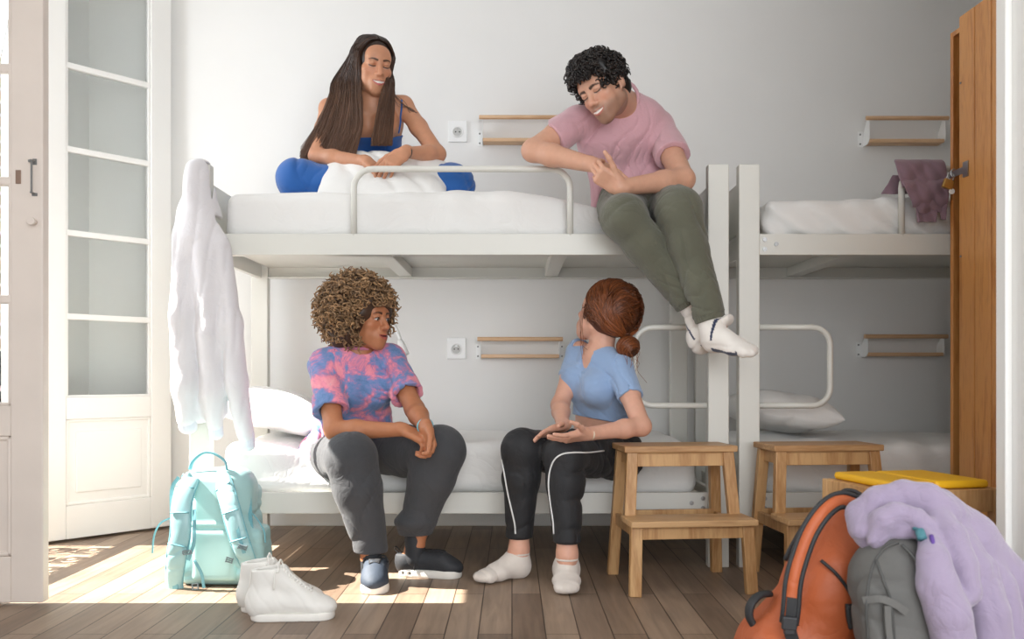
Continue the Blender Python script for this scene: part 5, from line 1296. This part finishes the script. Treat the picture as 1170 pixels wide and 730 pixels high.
    bc = h.w(*(C0+ub*RR*1.28)); bc = bc*.45+P(717, 400, 3.60)*.55; ba = nrm(bc-h.w(*C0))
    bx = nrm(np.cross(ba, (0, 0, 1))); by = np.cross(ba, bx)
    for i in range(560):
        a0 = r.uniform(0, 6.3); phi = r.uniform(-1.3, 1.3); Rb = .044*(1+.1*r.normal()*.5); t = np.linspace(0, 1, 18)[:, None]; a = a0+t*(2.2+r.uniform(0, 1.5)); ph = phi+.5*np.sin(t*3+a0)
        q = bc+Rb*(np.cos(a)*np.cos(ph)*bx+np.sin(a)*np.cos(ph)*by*.9+np.sin(ph)*ba*.85)
        pa.append(q); rr.append(.0022*np.ones(18)); m = np.clip(.35+.3*np.cos(a)+r.normal()*.2, 0, 1); cc.append(lin(70, 38, 20)*(1-m)+lin(148, 84, 46)*m)
    for i in range(18):          # loose wisps by the cheek and under the bun
        if i < 4: p0 = h.w(-.082-.004*r.random(), .055+.012*r.normal(), .02); q = smooth_path([p0, p0+V(-.012, .0, -.07), p0+V(-.012+.008*r.normal(), .0, -.15), p0+V(.004*r.normal(), -.01, -.17-.05*r.random())], 18)
        else: p0 = bc+.02*r.normal(size=3); q = smooth_path([p0, p0+V(.015, -.02, -.02)+.006*r.normal(size=3), p0+V(.018, -.02, -.05)+.008*r.normal(size=3), p0+V(.012, -.02, -.085)+.01*r.normal(size=3)], 18)
        pa.append(q); rr.append(.0008*np.ones(18)); cc.append(np.tile(lin(140, 84, 50), (18, 1)))
    s = Soft(bc-.07, bc+.07, .004); s.ell(bc, (.039, .039, .039), k=0); me = s.mesh('bun'); vcol(me, np.tile(lin(70, 38, 20), (len(s.verts), 1))); link_mesh('bun', me, hm, hair)
    strands('locks', np.array(pa), np.array(rr), hm, hair, np.array(cc), 4)
    tube_ring(h.w(*(C0+ub*RR*1.02)), ba, .016, .005, 'hair_tie', mat('brown_tie', srgb(90, 50, 30), .8, bump=.2), hair)
    return o
build_B()

def build_C():
    """the long-haired woman cross-legged on the top bunk"""
    J = dict(hipR=P(406, 217, 4.23), hipL=P(450, 217, 4.23), pelvis=P(428, 211, 4.22), waist=P(428, 184, 4.20), chest=P(426, 142, 4.09), neck=P(425, 112, 4.03),
             shR=P(376, 124, 4.06), shL=P(461, 121, 4.06), elR=P(362, 178, 3.95), wrR=P(420, 185, 3.82), elL=P(500, 176, 3.95), wrL=P(462, 174, 3.79),
             knR=P(340, 206, 3.93), knL=P(517, 212, 3.90), face=V(.15, -1, 0), b=.92)
    h = Head(P(426, 76, 3.99), (.46, -.84, -.26), (.12, -.22, .96), 1.0)
    zb = 1.468
    anR = V(-.46, 3.90, zb+.05); anL = V(-.66, 3.98, zb+.05)
    s = Soft((-1.02, 3.62, 1.44), (-.16, 4.36, 2.24), .0031)
    torso(s, J); s.chain([J['neck']-V(0, 0, .03), h.w(0, -.03, -.05)], [.052, .047], .03)
    add_head(s, h, smile=.95, lips=1.05)
    ar = (.040, .037, .033, .033, .0225)
    arm(s, J['shR'], J['elR'], J['wrR'], ar); arm(s, J['shL'], J['elL'], J['wrL'], ar)
    hand(s, J['wrR'], (.62, -.45, -.62), (-.35, .35, -.85), 'R', ((.2, .35, .2), (.25, .35, .2), (.3, .4, .25), (.35, .4, .25)), .172, thumb=(.8, .5, .2))
    hand(s, J['wrL'], (-.62, -.42, -.66), (-.25, .62, -.72), 'L', ((.25, .3, .2), (.3, .35, .2), (.3, .4, .25), (.35, .4, .25)), .172, thumb=(.75, .55, .3))
    leg(s, J['hipR'], J['knR'], anR, (.07, .066, .05, .045, .034)); leg(s, J['hipL'], J['knL'], anL, (.07, .066, .05, .045, .034))
    foot(s, anR, anR+V(-.03, 0, -.025), anR+V(.18, -.04, -.02), w=.03); foot(s, anL, anL+V(.03, 0, -.025), anL+V(-.18, -.04, -.02), w=.03)
    s.plane((0, 0, zb), (0, 0, -1))
    sk = lin(196, 140, 108)
    o = fin('person', s, skin_material('olive_skin', sk), label='person with long straight brown hair in blue, sitting cross-legged on the top bunk', base=V(-.64, 4.1, zb),
            cols=lambda v: face_colour(h, v, sk, lin(184, 96, 92), lin(52, 36, 28), lin(50, 30, 20), smile=.95, lids='low', browz=.001))
    blue = mat('blue_knit', srgb(12, 88, 164), .75, noise=.06, nscale=10, bump=.15, bscale=350, sheen=.2, bdist=.002)
    s = Soft((-.86, 3.90, 1.55), (-.40, 4.36, 2.0), .0035); torso(s, J, g=.007)
    up = nrm(J['neck']-J['chest']); s.plane(P(428, 158, 3.98)+V(0, 0, .0), nrm(V(.0, -.35, 1)))
    s.func(lambda p: .004*fold(p, 90, 401, (.2, .1, 1), .7), band=.03); s.plane(J['pelvis']-V(0, 0, .02), (0, 0, -1))
    for q, e in (('shR', 'elR'), ('shL', 'elL')): s.chain([J[q]+V(0, 0, .02), J[e]], [.056, .05], .006, 'cut')
    tp = cloth_obj('camisole', s, blue, o)
    for line in ([(455, 152), (457, 140), (459, 125), (459, 114)], [(403, 153), (399, 140), (396, 125), (395, 116)]):
        a = stick(o, path2(line, 16), .002)
        if len(a) > 3: MB().tube(a, .004, 6, flat=.6).build('strap', blue, tp, smooth=True)
    s = Soft((-1.04, 3.72, zb-.01), (-.12, 4.40, 1.72), .004)
    tr = (.095, .092, .085, .072, .055)
    s.ecap(J['hipR'], J['hipL'], (0, 1, 0), (.11, .10), (.11, .10), k=.03); s.ell(J['pelvis']+V(0, .01, -.02), (.155, .115, .09), k=.04)
    leg(s, J['hipR'], J['knR'], anR, tr); leg(s, J['hipL'], J['knL'], anL, tr)
    s.func(lambda p: wrinkle(p, 411, (.8, .3, .3), (.4, .5, -.8), .009)-.002, band=.05)
    s.plane((0, 0, zb-.004), (0, 0, -1)); s.plane(J['waist']-V(0, 0, .02), (0, 0, 1))
    cloth_obj('trousers', s, blue, o)
    wv = nrm(J['wrL']-J['elL']); tube_ring(J['wrL']-wv*.014, wv, .0265, .0045, 'bracelet', mat('dark_beads', (.03, .025, .025), .4, bump=.3), o, sq=.85)
    hm = hairm('long_brown_hair', .34); C0 = V(0, -.018, .036); RR = V(.085, .105, .096)
    s = Soft(h.w(*C0)-.17, h.w(*C0)+.17, .004); s.ell(h.w(*C0), RR*.96, h.R, k=0); s.ell(h.w(0, -.055, -.05), (.08, .06, .09), h.R, k=.03)
    s.ell(h.w(0, .105, -.030), (.062, .075, .096), h.R, .01, 'cut'); s.ell(h.w(0, .05, -.13), (.07, .07, .07), h.R, .01, 'cut')
    me = s.mesh('hair'); vcol(me, np.tile(lin(48, 33, 25), (len(s.verts), 1))); hair = link_mesh('hair', me, hm, o)
    r = np.random.default_rng(430); pa, cc, rr = [], [], []; N = 26
    for i in range(3000):
        right = r.random() < .64            # her right side, the big fall at screen left
        sg = 1 if right else -1; v = r.random(); u = float(np.clip(v+.16*r.normal(), 0, 1)); dj = r.random()
        yy = .085-.16*v; root_ = C0+RR*nrm(V(sg*.02, yy/.105, .98))
        d1 = C0+RR*nrm(V(sg*.62, yy/.105*.95, .72))*(1.03+.02*r.normal()); 
        yb = .062-.125*v
        d2 = C0+RR*nrm(V(sg*.98, yb/.105, .05))*(1.05+.03*r.normal()); d3 = V(sg*(.092+.016*dj), yb*.80+.004, -.080)
        w_ = [h.w(*q) for q in (root_, d1, d2)]
        if right:
            e = max(168, 187-8*abs(r.normal())-8*(u < .3)*r.random()); Ya = 3.905+.10*u*(.7+.3*dj)
            for (xi_, xo_, y, dy) in ((411.5, 381, 93, .035), (411.5, 376, 112, .0), (413, 363, 142, -.012), (404, 344, e, -.025)):
                w_.append(P(xi_+(xo_-xi_)*u+.8*r.normal(), y, Ya+dy+.02*dj))
        else:
            e = max(154, 167-5*abs(r.normal())); Ya = 3.908+.05*u
            for (xi_, xo_, y, dy) in ((441, 449, 90, .04), (436, 450, 110, 0.), (430, 449, 136, -.012), (425, 447, e, -.02)):
                w_.append(P(xi_+(xo_-xi_)*u+.6*r.normal(), y, Ya+dy+.02*dj))
        pa.append(smooth_path(w_, N)); rr.append(.0019*r.uniform(.6, 1.25)*np.linspace(1, .55, N))
        t = np.linspace(0, 1, N); m = np.clip(t*.9-.12+r.normal()*.14, 0, 1)[:, None]; cc.append(lin(44, 30, 24)*(1-m)+lin(112, 80, 60)*m)
    for i in range(9):
        p0 = J['shL']+V(-.02, -.03, .03); q = smooth_path([P(448, 105, 3.97), P(458+3*r.normal(), 118+2*r.normal(), 3.98), P(468, 124+2*r.normal(), 3.995), P(474+2*r.normal(), 128+1.5*r.normal(), 4.0)], N)
        pa.append(q); rr.append(.0009*np.ones(N)); cc.append(np.tile(lin(96, 68, 52), (N, 1)))
    strands('locks', np.array(pa), np.array(rr), hm, hair, np.array(cc), 4)
    return o
build_C()
# the pillow in her lap, under her hands
pillow('pillow', P(441, 200, 3.86)+V(0, 0.0, -.015), (.262, .160, .060), rot_rows((1, 0, -.10), (.06, -.72, .70)), 'white pillow in the lap of the long-haired woman', 441, group='white bed pillows', h=.005, amp=.016)

def build_D():
    """the man sitting on the edge of the top bunk"""
    J = dict(hipR=P(712, 232, 3.84), hipL=P(758, 230, 3.86), pelvis=P(735, 226, 3.87), waist=P(728, 192, 3.88), chest=P(710, 152, 3.78), neck=P(712, 114, 3.72),
             shR=P(660, 139, 3.71), shL=P(752, 144, 3.82), elR=P(609, 172, 3.61), wrR=P(680, 189, 3.46), elL=P(781, 205, 3.57), wrL=P(708, 214, 3.43),
             knR=P(713, 249, 3.42), knL=P(775, 241, 3.40), anR=P(792, 352, 3.47), anL=P(814, 374, 3.38), face=V(-.45, -.9, 0), bust=False, b=1.0)
    h = Head(P(690, 101, 3.57), (-.61, -.63, -.47), (-.50, -.13, .86), 1.04)
    s = Soft((.02, 3.10, .82), (.98, 4.02, 2.14), .0034)
    torso(s, J, female=False); s.chain([J['neck']-V(0, 0, .03), h.w(0, -.03, -.05)], [.062, .058], .03)
    add_head(s, h, male=True, smile=.9, nose=1.12)
    ar = (.052, .049, .042, .042, .028)
    arm(s, J['shR'], J['elR'], J['wrR'], ar); arm(s, J['shL'], J['elL'], J['wrL'], ar)
    hand(s, J['wrR'], (.78, -.2, -.45), (-.3, .7, -.6), 'R', ((.3, .5, .3), (.35, .5, .3), (.4, .5, .3), (.4, .5, .3)), .185, thumb=(.75, .5, .3))
    hand(s, J['wrL'], (-.72, -.12, .42), (.35, .75, .40), 'L', ((.75, 1.0, .6), (.8, 1.0, .6), (.85, 1.0, .6), (.9, 1.0, .6)), .185, thumb=(.75, .55, .05), tb=(.1, .15))
    lr_ = (.08, .076, .056, .055, .038)
    leg(s, J['hipR'], J['knR'], J['anR'], lr_); leg(s, J['hipL'], J['knL'], J['anL'], lr_)
    fR = (P(804, 404, 3.50), P(834, 366, 3.36)); fL = (P(808, 398, 3.42), P(861, 407, 3.26))
    upR = nrm(J['anR']-fR[0]); upL = nrm(J['anL']-fL[0])
    foot(s, J['anR'], *fR, up=upR); foot(s, J['anL'], *fL, up=upL)
    sk = lin(208, 158, 132)
    o = fin('person', s, skin_material('tan_skin', sk), label='person with dark curls, pink t-shirt and olive trousers, on the top bunk edge', base=V(.55, 3.85, 1.42),
            cols=lambda v: face_colour(h, v, sk, lin(180, 105, 92), lin(30, 22, 18), lin(45, 28, 20), smile=.9, lids='low', brow_w=.0055, stubble=np.array(sk)*.42+lin(30, 25, 22)*.3, browz=-.002))
    s = Soft((.14, 3.42, 1.36), (.80, 4.06, 1.99), .004); torso(s, J, g=.014, female=False); up = nrm(J['neck']-J['chest'])
    tR = J['shR']*.42+J['elR']*.58; tL = J['shL']*.42+J['elL']*.58
    s.ecap(J['pelvis']-V(.0, 0, .05), J['waist'], nrm(J['hipL']-J['hipR']), (.170, .125), (.158, .108), k=.05)
    s.chain([J['waist']-V(.16, .06, -.06), J['hipR']+V(-.09, -.02, -.01)], [.05, .042], .05)
    sleeves(s, J, (('shR', 'elR', tR, (.3, .3, 1), (.058, .056), (.069, .064), (.049, .058)), ('shL', 'elL', tL, (1, .3, 0), (.060, .056), (.070, .066), (.049, .058))), .004)
    s.func(lambda p: wrinkle(p, 501, (.55, .2, .9), (.9, -.3, -.45), .013)*np.clip((1.92-p[:, 2])/.2, .2, 1), band=.05)
    s.cone(J['neck']-up*.01, J['neck']+up*.15+V(-.02, -.03, 0), .066, .09, .004, 'cut'); s.cutnear(J['neck']+up*.040, up+V(-.2, -.2, 0), .13)
    for q in 'RL': s.chain([J['hip'+q], J['kn'+q]], [.094, .084], k=.004, op='cut')
    pk_ = fabric('pink_cotton', srgb(206, 160, 168), bump=.1, noise=.04)
    sh = cloth_obj('t_shirt', s, pk_, o)
    collar(J, h, .069, .0065, pk_, sh, .030)
    s = Soft((.24, 3.20, .93), (.90, 4.05, 1.66), .004)
    tr = (.100, .093, .077, .066, .053)
    s.ecap(J['hipR'], J['hipL'], (0, 1, 0), (.112, .105), (.112, .105), k=.03); s.ell(J['pelvis']+V(0, .02, -.02), (.162, .105, .085), k=.05)
    aR = J['anR']*.90+J['knR']*.10; aL = J['anL']*.90+J['knL']*.10
    leg(s, J['hipR'], J['knR'], aR, tr); s2 = s.twin(); leg(s2, J['hipL'], J['knL'], aL, tr); s.union(s2, .006)
    s.func(lambda p: wrinkle(p, 511, (-.35, .2, 1), (.8, .4, .5), .011)-.003, band=.05)
    for q, a in (('R', aR), ('L', aL)): d = nrm(a-J['kn'+q]); s.cutnear(a, d, .1)
    s.plane(J['waist']+V(0, 0, -.06), (0, 0, 1))
    ol = mat('olive_cotton', srgb(92, 92, 76), .85, noise=.1, nscale=9, bump=.15, bscale=320, sheen=.2, bdist=.002, crease=.25)
    tj = cloth_obj('trousers', s, ol, o)
    for q, a in (('R', aR), ('L', aL)):
        d = nrm(J['kn'+q]-a); c = Soft(a-.11, a+.11, .0035); c.cone(a-d*.012, a+d*.022, .055, .057, 0); c.func(lambda p: .002*np.sin(np.arctan2((p-a) @ nrm(np.cross(d, (0, 1, 0))), (p-a) @ V(0, 1, 0))*34)); c.cutnear(a-d*.018, -d, .1); c.cutnear(a+d*.03, d, .1); c.cone(a-d*.1, a+d*.0, .039, .041, .003, 'cut'); cloth_obj('cuff', c, ol, tj)
    for (a, b) in ((J['hipL']*.45+J['knL']*.55, V(.075, -.06, .0)),):
        pass
    sm_ = bpy.data.materials.new('striped_sock'); sm_.use_nodes = True; b = sm_.node_tree.nodes['Principled BSDF']; at = sm_.node_tree.nodes.new('ShaderNodeAttribute'); at.attribute_name = 'Col'
    sm_.node_tree.links.new(at.outputs['Color'], b.inputs['Base Color']); b.inputs['Roughness'].default_value = .9; b.inputs['Sheen Weight'].default_value = .3
    n2 = sm_.node_tree.nodes.new('ShaderNodeTexNoise'); n2.inputs['Scale'].default_value = 260; bp_ = sm_.node_tree.nodes.new('ShaderNodeBump'); bp_.inputs['Strength'].default_value = .3; bp_.inputs['Distance'].default_value = .003
    sm_.node_tree.links.new(n2.outputs['Fac'], bp_.inputs['Height']); sm_.node_tree.links.new(bp_.outputs['Normal'], b.inputs['Normal'])
    for q, ff, u in (('R', fR, upR), ('L', fL, upL)):
        a = J['an'+q]; k_ = J['kn'+q]; c = Soft(np.minimum(a, ff[1])-.14, np.maximum(a, ff[1])+.14, .0033); foot(c, a, *ff, g=.005, up=u); c.cone(a, a*.86+k_*.14, .043, .048, .02)
        c.func(lambda p: .006*fold(p, 110, 521, nrm(a-k_)+V(.2, 0, 0), .8)-.001, band=.03); c.cutnear(a*.88+k_*.12, nrm(k_-a), .1); c.cone(a, a*.8+k_*.2, .038, .041, .003, 'cut')
        me = c.mesh('sock', lap=1); f = nrm(ff[1]-ff[0]); uu = nrm(u-f*(u @ f)); L = np.linalg.norm(ff[1]-ff[0]); rel = c.verts-ff[0]; x = (rel @ f)/L; z = rel @ uu
        col = np.tile(lin(232, 226, 218), (len(x), 1)); navy = lin(40, 48, 78)
        m = (((np.abs(z-.006-.03*np.clip(.35-x, 0, 1)) < .008) & (x > .25) & (x < .80)) | ((np.abs(x-.80) < .018) & (z < .02)) | ((np.abs(x-.28) < .02) & (z > .045) & (z < .12)))
        col[m] = navy; vcol(me, col); link_mesh('sock', me, sm_, o)
    hm = hairm('dark_curls', .4); hm.name = 'dark_curls'
    s = Soft(h.O-.24, h.O+.24, .004); s.ell(h.w(0, -.018, .040), V(.082, .102, .094)*h.k, h.R, k=0); s.ell(h.w(0, .03, .088), V(.068, .066, .045)*h.k, h.R, k=.02); s.ell(h.w(0, -.065, -.025), V(.066, .05, .05)*h.k, h.R, k=.02)
    s.func(lambda p: .006*wav(p, 75, 531), band=.05)
    s.ell(h.w(0, .105, -.055), V(.080, .075, .108)*h.k, h.R, .01, 'cut'); s.ell(h.w(0, .0, -.11), V(.09, .12, .06)*h.k, h.R, .01, 'cut')
    for sg in (-1, 1): s.ell(h.w(sg*.078, -.010, -.010), V(.022, .030, .040)*h.k, h.R, .006, 'cut')
    me = s.mesh('hair'); vcol(me, np.tile(lin(26, 22, 21), (len(s.verts), 1))); hair = link_mesh('hair', me, hm, o)
    def samp(r):
        while True:
            u = nrm(r.normal(size=3)); l = V(0, -.012, .044)+u*V(.076, .098, .088)
            if l[2] < .045+.25*max(0, -.02-l[1])*-1: 
                if not ((l[1] < -.03 and l[2] > -.01 and r.random() < .5) or (abs(l[0]) > .050 and -.03 < l[1] < .052 and l[2] > -.004)): continue
            if l[1] > .085 and l[2] < .065: continue
            if l[1] > .03: l = l+V(0, .020, .010)
            return h.w(*l), u[0]*h.R[0]+u[1]*h.R[1]+u[2]*h.R[2]
    colf = lambda r, t, p: lin(24, 20, 19)*(1-t[:, None]*.5)+lin(66, 56, 50)*t[:, None]*r.uniform(.1, .6)
    pa, rr, cc = curls(1000, samp, .0085, 1.5, .026, .0042, 533, colf, droop=.2, N=16)
    strands('curls', pa, rr, hm, hair, cc, 4)
    return o
build_D()
# ================================================================ camera, light
cam = bpy.data.cameras.new('camera'); co = bpy.data.objects.new('camera', cam); COL.objects.link(co)
co.location = (0, 0, EYE); co.rotation_euler = (PI/2, 0, 0)
cam.sensor_width = 36; cam.lens = 36*FPX/1170; cam.shift_y = (HOR-365)/1170; cam.clip_start = .05
cam.dof.use_dof = True; cam.dof.focus_distance = 3.7; cam.dof.aperture_fstop = 4.5
SC.camera = co
wd = bpy.data.worlds.new('sky'); SC.world = wd; wd.use_nodes = True
bg = wd.node_tree.nodes['Background']; bg.inputs['Color'].default_value = (.86, .92, 1.0, 1); bg.inputs['Strength'].default_value = 1.3
sun = bpy.data.lights.new('sun', 'SUN'); so = bpy.data.objects.new('sun', sun); COL.objects.link(so)
sun.energy = 22; sun.angle = .006; sun.color = (1, .95, .87)
d = Vector((1, 0.0, -1.02)).normalized(); so.rotation_euler = d.to_track_quat('-Z', 'Y').to_euler()
def area(name, loc, tgt, sx_, sy_, e, col=(1, 1, 1)):
    l = bpy.data.lights.new(name, 'AREA'); l.shape = 'RECTANGLE'; l.size = sx_; l.size_y = sy_; l.energy = e; l.color = col
    o = bpy.data.objects.new(name, l); COL.objects.link(o); o.location = loc
    o.rotation_euler = (Vector(tgt)-Vector(loc)).to_track_quat('-Z', 'Y').to_euler(); return o
area('daylight_at_the_door', (LW-.3, 3.6, 1.5), (0, 3.6, 1.0), 1.1, 2.3, 26, (.93, .97, 1))
area('fill_behind', (.75, -1.4, 1.35), (.9, 4, 1.05), 2.4, 1.7, 84, (.97, .985, 1))  # unseen fill lamp added behind the camera to brighten bunks and right wall
SC.view_settings.view_transform = 'Standard'; SC.view_settings.look = 'None'; SC.view_settings.gamma = 1; SC.view_settings.use_curve_mapping = False
SC.view_settings.exposure = 0.16
SC.cycles.max_bounces = 8; SC.cycles.diffuse_bounces = 5; SC.cycles.use_denoising = True
